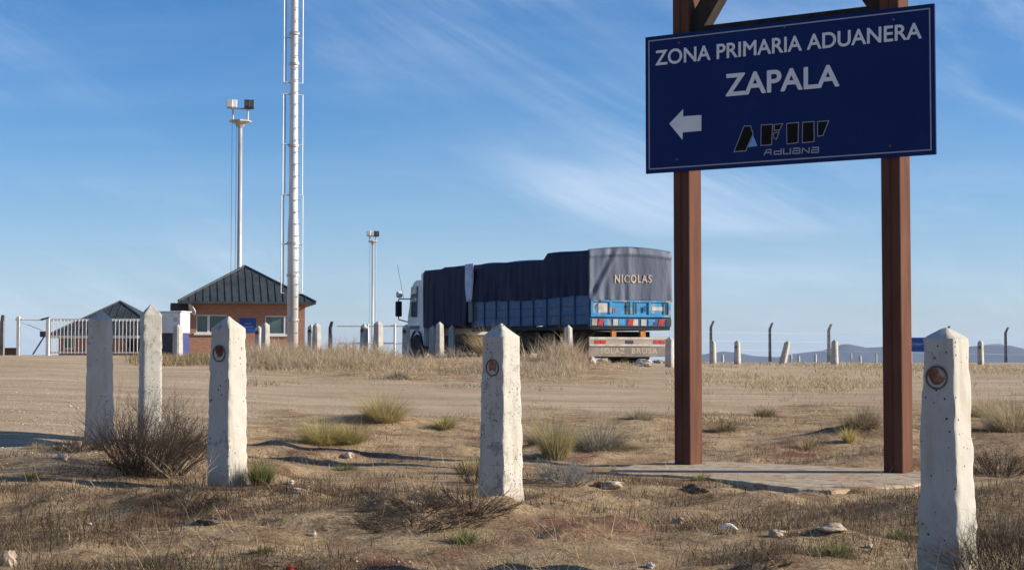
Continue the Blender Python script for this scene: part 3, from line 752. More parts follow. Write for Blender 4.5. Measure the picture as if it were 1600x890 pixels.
for (px, w, d) in ((1062.5, 0.156, 0.235), (1390.5, 0.162, 0.240)):
    u, _ = sl(px, 400); ups.append(u)
    bm = bmesh.new()
    y0 = 0.028
    # two channels welded face to face: a shallow seam runs down each broad face
    box(bm, u - w / 2, u - 0.006, y0, y0 + d, -0.12, TOP, 0.006)
    box(bm, u + 0.006, u + w / 2, y0, y0 + d, -0.12, TOP, 0.006)
    box(bm, u - 0.007, u + 0.007, y0 + 0.008, y0 + d - 0.008, -0.10, TOP - 0.01)
    mesh_obj('post', bm, M['post_brown'], sign_root)
bm = bmesh.new(); box(bm, ups[0] + 0.082, ups[1] - 0.085, 0.06, 0.20, zt_ - 0.10, zt_ + 0.055, 0.005); mesh_obj('cross_beam', bm, M['timber_dark'], sign_root)
bm = bmesh.new(); box(bm, ups[0] - 0.25, ups[1] + 0.25, 0.05, 0.24, TOP + 0.002, TOP + 0.15, 0.006); mesh_obj('top_beam', bm, M['post_brown'], sign_root)
for (u, sgn) in ((ups[0], 1), (ups[1], -1)):
    bm = bmesh.new(); oriented_box(bm, (u + sgn * 0.06, 0.14, zt_ - 0.02), (u + sgn * 0.60, 0.14, TOP - 0.005), 0.14, 0.16, up=Vector((0, 0, 1))); mesh_obj('brace', bm, M['timber_dark'], sign_root)
# concrete footing under the sign: a broad low slab with a broken front edge
SLAB = [(948, 737), (965, 730), (992, 725), (1050, 719), (1150, 721), (1300, 728), (1450, 736), (1452, 750), (1425, 757), (1370, 761), (1300, 765), (1250, 763), (1200, 757), (1160, 751), (1120, 748), (1085, 744), (1040, 741), (985, 740)]
sz = -0.945
sp_ = []
for q in range(len(SLAB)):
    a = SLAB[q]; b_ = SLAB[(q + 1) % len(SLAB)]
    for t in (0, 0.25, 0.5, 0.75):
        px_, py_ = a[0] + (b_[0] - a[0]) * t, a[1] + (b_[1] - a[1]) * t
        dd = P(px_, py_, 10) - Vector((0, 0, EYE)); tt = sz / dd.z
        sp_.append(Vector((dd.x * tt + (random.random() - 0.5) * 0.03, dd.y * tt + (random.random() - 0.5) * 0.03, 0)))
ctr = sum(sp_, Vector()) / len(sp_)
bm = bmesh.new(); lv = []
for (zf, kf) in ((-0.25, 1.03), (-0.03, 1.012), (-0.006, 1.0), (0.0, 0.985)):
    lv.append([bm.verts.new((p.x * kf + ctr.x * (1 - kf) - ctr.x, p.y * kf + ctr.y * (1 - kf) - ctr.y, zf)) for p in sp_])
for a, b_ in zip(lv, lv[1:]):
    for i in range(len(sp_)):
        j = (i + 1) % len(sp_); bm.faces.new((a[i], a[j], b_[j], b_[i]))
bm.faces.new(lv[-1])
bmesh.ops.triangulate(bm, faces=[f for f in bm.faces if len(f.verts) > 4])
foot = mesh_obj('concrete_footing', bm, M['concrete_grey']); foot.location = (ctr.x, ctr.y, EYE + sz)
tag(foot, 'low worn concrete footing the brown sign posts stand in', 'footing')

# ------------------------------------------------------------------ masts
def ring_bracket(bm, z, r, w, depth=0.0):
    pass
# tall monopole with guard rails
mp_ = P(457, 552, 62); mz = Hs(mp_.x, 62)
mast = empty('steel_mast', (mp_.x, 62, mz), R(20), 'very tall galvanised steel mast with guard rails, cut off by the top of the photo', 'mast')
k62 = 62 / F
def mh(y): return P(457, y, 62).z - mz
M['galv_bright'] = noise_mat('bright_galvanised_steel', (0.50, 0.49, 0.47), (0.72, 0.71, 0.69), 2.2, 0.5, 0.1, metallic=0.15, stretch=(1, 1, 0.25), spots=[(3, 0.62, 0.06, (0.36, 0.33, 0.29))])
bm = bmesh.new()
prof = [(0.205, -0.2), (0.205, mh(370)), (0.185, mh(345)), (0.17, mh(338)), (0.15, mh(60)), (0.135, mh(-180)), (0.12, mh(-420))]
lathe(bm, prof, 20); mesh_obj('pole', bm, M['galv_bright'], mast, smooth=True)
for z in np.arange(1.0, mh(-60), 0.45):
    bm = bmesh.new(); tube(bm, (-0.02, -0.20, z), (0.22, -0.215, z), 0.014, n=5); mesh_obj('step_peg', bm, M['galv'], mast)
rail_sets = [(458, 305, 0.46, 0.36), (305, 148, 0.42, 0.34), (130, -10, 0.40, 0.33), (-22, -180, 0.38, 0.32), (-192, -400, 0.36, 0.30)]
for (yb, yt, xl, xr) in rail_sets:
    bm = bmesh.new(); za, zb2 = mh(yb), mh(yt)
    for (x_, y_) in ((-xl, -0.06), (-xl + 0.12, 0.12), (xr, 0.0)):
        tube(bm, (x_, y_, za), (x_, y_, zb2), 0.019, n=5)
    for z in (za, (za + zb2) / 2, zb2):
        tube(bm, (-xl, -0.06, z), (xr, 0, z), 0.024, n=5)
        tube(bm, (-xl, -0.06, z), (-xl + 0.12, 0.12, z), 0.02, n=5)
    mesh_obj('guard_rail', bm, M['galv'], mast)
for y in (500, 430, 380, 228, 100, 53, -60):
    bm = bmesh.new(); r = 0.225 if y > 360 else 0.19
    lathe(bm, [(r, mh(y) - 0.05), (r + 0.012, mh(y) - 0.045), (r + 0.012, mh(y) + 0.045), (r, mh(y) + 0.05)], 20); mesh_obj('clamp', bm, M['galv'], mast)

def light_mast(px, D, ybase, yplat, ybar, yhead, rad, half, label, extra=None, near=True):
    b0 = P(px, ybase, D); gz = Hs(b0.x, D) if near else b0.z
    root = empty('floodlight_mast', (b0.x, D, gz), R(8), label, 'light mast', 'floodlight masts')
    hh = lambda y: P(px, y, D).z - gz
    bm = bmesh.new(); lathe(bm, [(rad, -0.3), (rad * 0.95, hh(ybase) * 0.5 + 0.5), (rad * 0.72, hh(yplat))], 14); mesh_obj('pole', bm, M['galv'], root, smooth=True)
    bm = bmesh.new(); lathe(bm, [(rad, hh(yplat) - 0.35), (half * 0.5, hh(yplat) - 0.12), (half, hh(yplat) - 0.03), (half, hh(yplat) + 0.05)], 8); mesh_obj('platform', bm, M['galv'], root)
    for sx in (-1, 1):
        bm = bmesh.new(); tube(bm, (sx * half * 0.66, 0, hh(yplat)), (sx * half * 0.66, 0, hh(ybar)), 0.06); mesh_obj('upright', bm, M['galv'], root)
    bm = bmesh.new(); tube(bm, (-half * 0.9, 0, hh(ybar)), (half, 0, hh(ybar)), 0.05); mesh_obj('crossbar', bm, M['galv'], root)
    for sx, m, dy in ((-0.95, 'galv', 0), (-0.55, 'cabin_white', 0.1), (0.60, 'dark_metal', 0), (0.95, 'dark_metal', 0.05)):
        bm = bmesh.new()
        zc = (hh(ybar) + hh(yhead)) / 2; hz = (hh(yhead) - hh(ybar)) / 2
        c = Vector((sx * half, dy - 0.12, zc))
        vs = box(bm, -0.17, 0.17, -0.10, 0.14, -hz, hz, 0.02)
        bmesh.ops.rotate(bm, verts=bm.verts, cent=(0, 0, 0), matrix=Matrix.Rotation(R(-25), 3, 'X'))
        bmesh.ops.translate(bm, verts=bm.verts, vec=c)
        mesh_obj('floodlight', bm, M[m], root)
    bm = bmesh.new()
    tube(bm, (-rad * 1.6, -rad, 0.5), (-rad * 1.3, -rad, hh(yplat) - 0.2), 0.014, n=5)
    tube(bm, (-half * 0.75, 0, 1.5), (-half * 0.72, 0, hh(yplat)), 0.010, n=5)
    mesh_obj('cable', bm, M['dark_metal'], root)
    return root
light_mast(373, 98, 553, 190, 170, 156, 0.16, 0.66, 'near floodlight mast rising behind the brick house roof')
fm = light_mast(582, 150, 553, 377, 369, 361, 0.075, 0.42, 'distant floodlight mast between the tall mast and the truck', near=True)
bm = bmesh.new(); tube(bm, (0.30, 0.1, 0), (0.28, 0.1, P(582, 380, 150).z - fm.location.z), 0.03, n=6); mesh_obj('ladder_rail', bm, M['galv'], fm)

# ------------------------------------------------------------------ brick house
def hip_roof(name, x0, x1, y0, y1, zE, zA, ridge, mat, parent, ribs=0.34, fascia=0.12):
    """sheet roof with raised seams; the ridge (maybe of no length) runs along y"""
    cxm = (x0 + x1) / 2; ya = (y0 + y1) / 2 - ridge / 2; yb = (y0 + y1) / 2 + ridge / 2
    bm = bmesh.new()
    A = [Vector((x0, y0, zE)), Vector((x1, y0, zE)), Vector((x1, y1, zE)), Vector((x0, y1, zE))]
    P1 = Vector((cxm, ya, zA)); P2 = Vector((cxm, yb, zA))
    v = [bm.verts.new(p) for p in A] + [bm.verts.new(P1), bm.verts.new(P2)]
    lo = [bm.verts.new(p - Vector((0, 0, fascia))) for p in A]
    bm.faces.new((v[0], v[1], v[4])); bm.faces.new((v[1], v[2], v[5], v[4])); bm.faces.new((v[2], v[3], v[5])); bm.faces.new((v[3], v[0], v[4], v[5]))
    for i in range(4):
        j = (i + 1) % 4; bm.faces.new((v[i], lo[i], lo[j], v[j]))
    bm.faces.new(lo[::-1])
    o = mesh_obj(name, bm, mat, parent)
    bm = bmesh.new()
    x = x0 + ribs / 2
    while x < x1:
        t = 1 - abs(x - cxm) / ((x1 - x0) / 2)
        top = Vector((x, y0 + (ya - y0) * t, zE + (zA - zE) * t))
        oriented_box(bm, (x, y0 - 0.01, zE + 0.012), top, 0.035, 0.05)
        x += ribs
    for a, b_ in ((A[0], P1), (A[1], P1), (A[2], P2), (A[3], P2)):
        oriented_box(bm, a + Vector((0, 0, 0.02)), b_ + Vector((0, 0, 0.02)), 0.12, 0.06)
    mesh_obj('roof_seams', bm, mat, o)
    return o
HD = 84.0; hz = Hs(-13.4, HD)
def hx(px): return (px - 800) / F * HD
def hzz(py): return P(400, py, HD).z - hz
house = empty('brick_house', (hx(385), HD, hz), R(12), 'red brick guard house with dark sheet hip roof beside the tall mast', 'house')
ox = hx(385)
xl, xr = hx(296) - ox, hx(476) - ox
openings = [(hx(308) - ox, hx(355) - ox, hzz(520), hzz(492)), (hx(414) - ox, hx(452) - ox, hzz(522), hzz(493))]
bm = bmesh.new(); wallH = hzz(469)
xs = [xl, openings[0][0], openings[0][1], openings[1][0], openings[1][1], xr]
def wbox(a, b_, z0, z1): box(bm, a, b_, 0, 0.22, z0, z1)
wbox(xs[0], xs[1], -0.3, wallH); wbox(xs[2], xs[3], -0.3, wallH); wbox(xs[4], xs[5], -0.3, wallH)
for (a, b_, z0, z1) in openings: wbox(a, b_, -0.3, z0); wbox(a, b_, z1, wallH)
box(bm, xl, xl + 0.22, 0.22, 5.2, -0.3, wallH); box(bm, xr - 0.22, xr, 0.22, 5.2, -0.3, wallH); box(bm, xl, xr, 5.2, 5.4, -0.3, wallH)
mesh_obj('wall', bm, M['brick'], house)
hip_roof('roof', hx(280) - ox, hx(491) - ox, -0.80, 5.85, hzz(471.5), P(383, 416, HD + 2.6).z - hz, 0.6, M['roof'], house, ribs=0.36)
for (a, b_, z0, z1), mull in zip(openings, (0.4, 0.82)):
    bm = bmesh.new()
    t = 0.05
    box(bm, a, a + t, 0.06, 0.14, z0, z1); box(bm, b_ - t, b_, 0.06, 0.14, z0, z1); box(bm, a + t, b_ - t, 0.06, 0.14, z0, z0 + t); box(bm, a + t, b_ - t, 0.06, 0.14, z1 - t, z1)
    xm = a + (b_ - a) * mull; box(bm, xm - 0.06, xm + 0.06, 0.06, 0.14, z0 + t, z1 - t)
    w_ = mesh_obj('window', bm, M['sill'], house)
    bm = bmesh.new(); box(bm, a + t, b_ - t, 0.095, 0.11, z0 + t, z1 - t); mesh_obj('pane', bm, M['glass'], w_)
    bm = bmesh.new(); box(bm, a - 0.12, b_ + 0.12, -0.09, 0.05, z0 - 0.11, z0 - 0.003, 0.01); mesh_obj('sill', bm, M['sill'], w_)
bm = bmesh.new(); box(bm, hx(374) - ox, hx(400) - ox, -0.03, -0.003, hzz(519), hzz(497), 0.004); ws = mesh_obj('wall_sign', bm, M['sign_small_blue'], house)
bm = bmesh.new(); box(bm, hx(379) - ox, hx(396) - ox, -0.034, -0.031, hzz(511), hzz(509.5)); box(bm, hx(382) - ox, hx(393) - ox, -0.034, -0.031, hzz(506), hzz(505)); mesh_obj('sign_marks', bm, M['letter_grey'], ws)
bm = bmesh.new(); lathe(bm, [(0.05, 0.0), (0.22, 0.03), (0.32, 0.09), (0.33, 0.10), (0.2, 0.05)], 16, Matrix.Translation((hx(304) - ox, -0.42, hzz(483))) @ Vector((-0.93, -0.30, -0.50)).to_track_quat('Z', 'Y').to_matrix().to_4x4(), caps=False)
dish = mesh_obj('satellite_dish', bm, M['cabin_white'], house)
bm = bmesh.new(); tube(bm, (hx(306) - ox, -0.38, hzz(484)), (hx(308) - ox, 0.01, hzz(488)), 0.02); mesh_obj('dish_arm', bm, M['dark_metal'], dish)
bm = bmesh.new()
box(bm, hx(269) - ox, hx(297) - ox - 0.02, 0.8, 3.6, hzz(487), hzz(473), 0.02)
mesh_obj('side_eave', bm, M['roof'], house)  # block and post stand in for the receding left eave
bm = bmesh.new(); tube(bm, (hx(272) - ox, 1.0, -0.3), (hx(272) - ox, 1.0, hzz(487)), 0.05); mesh_obj('side_eave_post', bm, M['dark_metal'], house)

# far house behind the gate
D2 = 112.0; z2 = Hs((170 - 800) / F * D2, D2)
fx = lambda px: (px - 170) / F * D2
fz = lambda py: P(170, py, D2).z - z2
house2 = empty('far_house', ((170 - 800) / F * D2, D2, z2), 0, 'low far building with dark pitched roof behind the white gate', 'house')
bm = bmesh.new(); box(bm, fx(92), fx(246), 0, 6.5, -0.3, fz(522)); mesh_obj('wall', bm, M['brick'], house2)
hip_roof('roof', fx(76), fx(264), -0.5, 7.0, fz(523.5), P(170, 470.5, D2 + 3.2).z - z2, 0.3, M['roof'], house2, ribs=0.5)
for (a, b_) in ((100, 116), (140, 158), (196, 212)):
    bm = bmesh.new(); box(bm, fx(a), fx(b_), -0.04, -0.003, fz(545), fz(527)); w_ = mesh_obj('window', bm, M['sill'], house2)
    bm = bmesh.new(); box(bm, fx(a + 1.5), fx(b_ - 1.5), -0.05, -0.042, fz(543.5), fz(528.5)); mesh_obj('pane', bm, M['glass'], w_)

# white and blue cabin
cb = P(273, 552, 76); cz = Hs(cb.x, 76)
cabin = empty('portable_cabin', (cb.x, 76, cz), R(-14), 'narrow white cabin with blue lower half, left of the brick house', 'cabin')
ch = P(273, 488, 76).z - cz; k76 = 76 / F
bm = bmesh.new(); box(bm, -0.52, 0.52, -0.5, 0.5, ch * 0.52, ch, 0.03); mesh_obj('upper_shell', bm, M['cabin_white'], cabin)
bm = bmesh.new(); box(bm, -0.50, 0.50, -0.48, 0.48, 0.0, ch * 0.52 - 0.003, 0.02); mesh_obj('lower_shell', bm, M['cabin_blue'], cabin)
bm = bmesh.new(); box(bm, -0.58, 0.58, -0.56, 0.56, ch + 0.003, ch + 0.06, 0.02); mesh_obj('roof', bm, M['cabin_white'], cabin)
bm = bmesh.new(); box(bm, 0.16, 0.36, -0.53, -0.503, ch * 0.78, ch * 0.88, 0.005); mesh_obj('vent', bm, M['galv'], cabin)
bm = bmesh.new(); box(bm, -0.34, 0.34, -0.51, -0.483, 0.05, ch * 0.5, 0.01); d_ = mesh_obj('door', bm, M['dark_metal'], cabin)
bm = bmesh.new(); tube(bm, (0.26, -0.54, 0.55), (0.26, -0.54, 0.75), 0.015); mesh_obj('handle', bm, M['galv'], d_)

# ------------------------------------------------------------------ gate and barrier
GD = 70.0
def gate_z(py, px=100): return P(px, py, GD).z
gx0 = (78 - 800) / F * GD; gx1 = (221 - 800) / F * GD; gz = Hs((gx0 + gx1) / 2, GD)
gate = empty('picket_gate', (gx0, GD, gz), 0, 'long cream tubular gate with vertical bars in front of the far house', 'gate')
gw = gx1 - gx0; zt1 = gate_z(499.5) - gz; zm1 = gate_z(526) - gz; zb1 = gate_z(552) - gz
bm = bmesh.new()
for z, h_ in ((zt1, 0.10), (zm1, 0.12), (zb1 + 0.04, 0.07)): box(bm, 0, gw, -0.03, 0.03, z - h_ / 2, z + h_ / 2, 0.004)
for x_ in (0, gw * 0.5, gw): box(bm, x_ - 0.035, x_ + 0.035, -0.032, 0.032, zb1, zt1 + 0.052)
mesh_obj('gate_frame', bm, M['white_paint'], gate)
nb = 25
for i in range(1, nb):
    if i * 2 == nb: continue
    x_ = gw * i / nb
    bm = bmesh.new(); tube(bm, (x_, -0.045, zb1), (x_, -0.045, zt1), 0.021, n=6); mesh_obj('bar', bm, M['white_paint'], gate)
def post_thing(name, px, yt, D, w, mat, label, cat='post', group=None, bend=0.0, yb=None):
    t = P(px, yt, D); g = Hs(t.x, D); h_ = t.z - g
    bm = bmesh.new()
    if bend:
        k = h_ * 0.84
        r0 = [(-w, -w), (w, -w), (w, w), (-w, w)]
        lv = []
        for (z, xo, s_) in ((-0.2, 0, 1), (k, 0, 0.85), (k + 0.06, 0.02, 0.85), (h_, bend, 0.7)):
            lv.append([bm.verts.new((a * s_ * 0.5 + xo, b_ * s_ * 0.5, z)) for a, b_ in r0])
        for a, b_ in zip(lv, lv[1:]):
            for i in range(4): bm.faces.new((a[i], a[(i + 1) % 4], b_[(i + 1) % 4], b_[i]))
        bm.faces.new(lv[0][::-1]); bm.faces.new(lv[-1])
        o = mesh_obj(name, bm, mat); o.location = (t.x - bend, D, g)
    else:
        box(bm, -w / 2, w / 2, -w / 2, w / 2, -0.2, h_, 0.01)
        o = mesh_obj(name, bm, mat); o.location = (t.x, D, g)
    o.rotation_euler = (0, 0, R(random.uniform(-8, 8)))
    tag(o, label, cat, group); return o
gp = post_thing('gate_post', 75, 496, 69.8, 0.14, M['white_paint'], 'weathered post at the left end of the cream gate', 'gate post')
bm = bmesh.new(); oriented_box(bm, (-0.28, 0, P(75, 499, 69.8).z - Hs(gp.location.x, 69.8)), (0.06, 0, P(75, 497, 69.8).z - Hs(gp.location.x, 69.8) + 0.03), 0.16, 0.06); mesh_obj('post_arm', bm, M['timber_dark'], gp)
bm = bmesh.new(); box(bm, -0.32, -0.08, -0.08, 0.08, 0.78, 1.02, 0.02); mesh_obj('latch_box', bm, M['dark_metal'], gp)
bm = bmesh.new(); tube(bm, (-0.62, 0, 0.05), (-0.12, 0, 0.85), 0.035); mesh_obj('strut', bm, M['fence_post'], gp)
p28 = post_thing('rail_post', 29, 494, 69.8, 0.13, M['white_paint'], 'thin cream post left of the gate, holding pale rails', 'post')
bm = bmesh.new()
zt28 = P(29, 499, 69.8).z - p28.location.z
tube(bm, (0.04, 0, zt28), (1.05, 0, zt28 - 0.02), 0.025); tube(bm, (0.04, 0, zt28 - 0.08), (0.98, 0, zt28 - 0.45), 0.015); tube(bm, (-0.12, 0, zt28), (0.2, 0, zt28 + 0.01), 0.045)
mesh_obj('rail', bm, M['white_paint'], p28)
lw = P(10, 543, 75); bm = bmesh.new(); box(bm, -3.0, 0.50, -0.1, 0.1, -0.2, lw.z - Hs(lw.x, 75), 0.01)
low = mesh_obj('low_wall', bm, noise_mat('dark_brick_wall', (0.06, 0.03, 0.022), (0.11, 0.055, 0.04), 5, 0.9, 0.3)); low.location = (lw.x, 75, Hs(lw.x, 75)); tag(low, 'low dark brick wall at the left edge beside the thin posts', 'wall')

GF = 'bent-topped concrete fence posts'
for (px, yt, D, lab, bend) in ((5, 492, 69, 'grey bent-topped fence post at the far left edge', 0.03), (519, 502, 60, 'dark lone fence post right of the tall steel mast', 0.06), (1115, 501, 95, 'bent fence post nearest to the left brown sign post', 0.16),
    (1207, 504, 97, 'second bent fence post from the left brown sign post', 0.16), (1299, 506, 99, 'third bent fence post, just left of the hill peak', 0.16), (1483, 509, 101, 'bent fence post whose tip peeks over the nearest bollard', 0.12), (1575, 511, 103, 'bent fence post at the right edge before the hills', 0.16)):
    post_thing('fence_post', px, yt, D, 0.17 if D > 65 else 0.14, M['fence_post'], lab, 'fence post', GF, bend=bend)
for k, (ya, lab) in enumerate(((519, 'top strand of the thin wire fence under the sign'), (532, 'middle strand of the thin wire fence under the sign'), (546, 'bottom strand of the thin wire fence under the sign'))):
    pts = [P(px, ya + dy_, D) for px, dy_, D in ((1020, 0, 93), (1115, 0, 95), (1207, 1, 97), (1299, 2.5, 99), (1391, 4, 100), (1483, 5.5, 101), (1575, 7.5, 103), (1700, 10, 105))]
    bm = bmesh.new()
    for a, b_ in zip(pts, pts[1:]): tube(bm, a, b_, 0.006, n=4, caps=False)
    bmesh.ops.remove_doubles(bm, verts=bm.verts, dist=0.004)
    o = mesh_obj('fence_wire', bm, M['galv']); tag(o, lab, 'wire', 'fence wires')

# pale rail barrier between the bollards near the cab
b0 = P(575, 510, 64); b1 = P(668, 509, 64); bz = Hs(b0.x, 64)
bar = empty('rail_barrier', (b0.x, 64, bz), 0, 'pale low rail barrier behind the bollards left of the truck cab', 'barrier')
L_ = b1.x - b0.x
for py, r in ((509, 0.032), (536, 0.03)):
    bm = bmesh.new(); z = P(575, py, 64).z - bz; tube(bm, (-1.2, 0, z), (L_, 0, z), r, n=6); mesh_obj('rail', bm, M['white_paint'], bar)
for f in (0.0, 0.45, 1.0):
    bm = bmesh.new(); tube(bm, (L_ * f, 0, -0.2), (L_ * f, 0, P(575, 506, 64).z - bz), 0.05, n=6); mesh_obj('upright', bm, M['white_paint'], bar)

# far blue sign
fs = P(1434, 549, 140); fg = Hs(fs.x, 140)
far_sign = empty('blue_road_sign', (fs.x, 140, fg), R(-6), 'small distant blue panel seen between brown post and nearest bollard', 'sign')
za = fs.z - fg; zb3 = P(1434, 527, 140).z - fg
bm = bmesh.new(); box(bm, -0.65, 0.9, -0.02, 0.02, za, zb3, 0.01); mesh_obj('panel', bm, M['sign_small_blue'], far_sign)
bm = bmesh.new(); box(bm, -0.5, 0.3, -0.024, -0.021, za + 0.5, za + 0.54); mesh_obj('sign_marks', bm, M['letter_grey'], far_sign)
for x_ in (-0.5, 0.7):
    bm = bmesh.new(); tube(bm, (x_, 0.04, -0.3), (x_, 0.04, zb3), 0.03, n=6); mesh_obj('leg', bm, M['galv'], far_sign)

# ------------------------------------------------------------------ truck and trailer body (local: x forward, y to the visible side, z up)
PH = R(24)
tc0 = Vector((2.12, 46.0, 0)) + Vector((math.cos(PH), math.sin(PH), 0)) * 1.3
tz = EYE - 0.38
truck = empty('cargo_truck', (tc0.x, tc0.y, tz), R(90) + PH, 'long truck with white cab, navy tarpaulin over its load and bright blue tailgate', 'truck')
truck.rotation_euler = (0, R(-0.35), R(90) + PH)
def tzz(py, L): return P(800, py, 46 + 0.914 * L).z - tz - math.sin(R(0.35)) * L
HW = 1.28
def sheet_box(bm, x0, x1, hw, zbot, ztop, nxs, nzs, fold, seed, crown=0.06, ends=(True, True), fold_f=5.0, nys=14):
    """draped cover: zbot(x), ztop(x) functions; vertical folds on the sides"""
    faces = []
    def side_pt(x, s, t):
        zt_l = ztop(x); zb_l = zbot(x); z = zb_l + (zt_l - zb_l) * t
        n1 = (float(vnoise(x * fold_f + seed, t * 1.2 + s * 7, seed)) - 0.5) + 0.5 * (float(vnoise(x * fold_f * 2.7 + seed, t * 2.0 + s * 7, seed + 3)) - 0.5)
        y = hw + fold * n1 * (1.15 - t) - 0.03 * t
        edge = 0.05 * (float(vnoise(x * 3, 3.3, seed)) - 0.5) if t == 0 else 0
        rnd = max(0, t - 0.9) / 0.1
        return Vector((x, s * (y - 0.06 * rnd * rnd), z + edge - 0.03 * rnd * rnd))
    xs = np.linspace(x0, x1, nxs); ts = np.linspace(0, 1, nzs)
    grid = {}
    for s in (1, -1):
        for i, x in enumerate(xs):
            for j, t in enumerate(ts): grid[(s, i, j)] = bm.verts.new(side_pt(x, s, t))
        for i in range(nxs - 1):
            for j in range(nzs - 1): bm.faces.new((grid[(s, i, j)], grid[(s, i + 1, j)], grid[(s, i + 1, j + 1)], grid[(s, i, j + 1)]))
    tops = {}
    for i, x in enumerate(xs):
        a = grid[(1, i, nzs - 1)]; c = grid[(-1, i, nzs - 1)]
        for k in range(nys + 1):
            if k == 0: tops[(i, k)] = a
            elif k == nys: tops[(i, k)] = c
            else:
                f = k / nys; p = a.co.lerp(c.co, f)
                p.z += crown * math.sin(math.pi * f) + 0.06 * (float(vnoise(x * 1.3, f * 4, seed + 7)) - 0.5)
                tops[(i, k)] = bm.verts.new(p)
    for i in range(nxs - 1):
        for k in range(nys): bm.faces.new((tops[(i, k)], tops[(i + 1, k)], tops[(i + 1, k + 1)], tops[(i, k + 1)]))
    return grid, tops
# side tarpaulin over the trailer
bm = bmesh.new()
def ztop_tr(x): return float(np.interp(x, [-0.1, 0, 2.85, 3.15, 8.4], [tzz(389.5, 0), tzz(389.5, 0), tzz(394, 2.85), tzz(405, 3.1), tzz(411.5, 8.0)]))
def zbot_tr(x): return float(np.interp(x, [0, 1.0, 3.0, 8.4], [tzz(462, 0), tzz(461, 1.0), tzz(468, 3.0), tzz(471, 8)]))
sheet_box(bm, 0.0, 8.45, HW + 0.03, zbot_tr, ztop_tr, 90, 12, 0.07, 3, crown=0.10)
mesh_obj('trailer_tarpaulin', bm, M['tarp'], truck, smooth=True)
# rear sheet
bm = bmesh.new(); ny_, nz_ = 50, 30; gridr = []
def rear_pt(f, t):
    y = (HW + 0.035) * (1 - 2 * f)
    zt_l = ztop_tr(0) + 0.10 * math.sin(math.pi * f) + 0.005
    zb_l = tzz(469.5, 0) + 0.03 * (float(vnoise(f * 9, 2, 5)) - 0.5)
    z = zb_l + (zt_l - zb_l) * t
    d = 0.05 * (float(vnoise(f * 16, t * 1.5, 2)) - 0.5)
    # diagonal creases fanning from the upper left
    ds = (f - 0.32) * 0.9 - (t - 0.9) * 0.28
    d += 0.035 * math.exp(-(ds / 0.028) ** 2) * min(1, 2.2 * (1 - t)) - 0.025 * math.exp(-((ds + 0.05) / 0.03) ** 2) + 0.022 * math.exp(-((f - 0.47) / 0.015) ** 2)
    d += 0.03 * math.exp(-((t - 0.87) / 0.02) ** 2)
    return Vector((-0.03 - d * 1.15 + 0.04 * max(0, t - 0.93) / 0.07, y, z))
for j in range(nz_ + 1):
    gridr.append([bm.verts.new(rear_pt(i / ny_, j / nz_)) for i in range(ny_ + 1)])
def rear_surface(u, z):
    f = (1 + u / (HW + 0.035)) / 2
    z0 = rear_pt(f, 0).z; z1 = rear_pt(f, 1).z; p = rear_pt(f, (z - z0) / (z1 - z0))
    return (p.x - 0.02, -u, z)
for a, b_ in zip(gridr, gridr[1:]):
    for i in range(ny_): bm.faces.new((a[i], a[i + 1], b_[i + 1], b_[i]))
rear = mesh_obj('rear_tarpaulin', bm, M['tarp_grey'], truck, smooth=True)
rd = rear.modifiers.new('thickness', 'SOLIDIFY'); rd.thickness = 0.01; rd.offset = -1
# NICOLAS: rows 430-444 of the photo, columns 958-1017
def on_rear(px, py):
    a = Vector((2.12, 46.0)); d = Vector((math.cos(PH), math.sin(PH)))
    u = (px - 800) / F   # X/Y
    s_ = (a.x - u * a.y) / (u * d.y - d.x)
    q = a + d * s_
    return s_ - 1.3, P(px, py, q.y).z - tz          # (distance right of the centre line, height)
def rq(x0, y0, x1, y1, rise=0): return [on_rear(x0, y1), on_rear(x1, y1 + rise), on_rear(x1, y0 + rise), on_rear(x0, y0)]
text_obj('lettering', 'NICOLAS', rq(959, 429, 1017, 442), rear_surface, M['tarp_letter'], rear, 0.02, 1.25)
# trailer side boards
zb_b = tzz(508, 0); zt_b = lambda x: zbot_tr(x) + 0.06
stake_m = noise_mat('blue_stake_paint', (0.01, 0.04, 0.1), (0.02, 0.065, 0.16), 3, 0.6, 0.1)
for s_ in (1, -1):
    for k in range(9):
        xa = 0.06 + k * 0.93; xb = min(xa + 0.89, 8.42)
        ya, yb_ = sorted((s_ * (HW - 0.06), s_ * (HW - 0.02)))
        bm = bmesh.new(); box(bm, xa, xb, ya, yb_, zb_b + 0.02, zt_b(xa), 0.0)
        bmesh.ops.subdivide_edges(bm, edges=[e for e in bm.edges if abs(e.verts[0].co.z - e.verts[1].co.z) > 0.3], cuts=2)
        rb_ = mesh_obj('side_board', bm, M['truck_blue'], truck)
        bm = bmesh.new(); yo = s_ * (HW - 0.018)
        for zf in (0.02, 0.27, 0.52):
            ya2, yb2 = sorted((yo, yo + s_ * 0.014)); box(bm, xa + 0.02, xb - 0.02, ya2, yb2, zb_b + zf + 0.012, zb_b + zf + 0.035)
        mesh_obj('board_ribs', bm, stake_m, rb_)
    for k in range(10):
        xa = 0.02 + k * 0.93
        bm = bmesh.new(); box(bm, xa - 0.03, xa + 0.03, s_ * (HW - 0.01) - 0.02, s_ * (HW - 0.01) + 0.02, zb_b - 0.03, zt_b(xa) + 0.02); mesh_obj('side_stake', bm, stake_m, truck)
bm = bmesh.new(); box(bm, 0.0, 8.45, -HW + 0.01, HW - 0.01, zb_b - 0.12, zb_b, 0.01); mesh_obj('deck', bm, M['chassis'], truck)
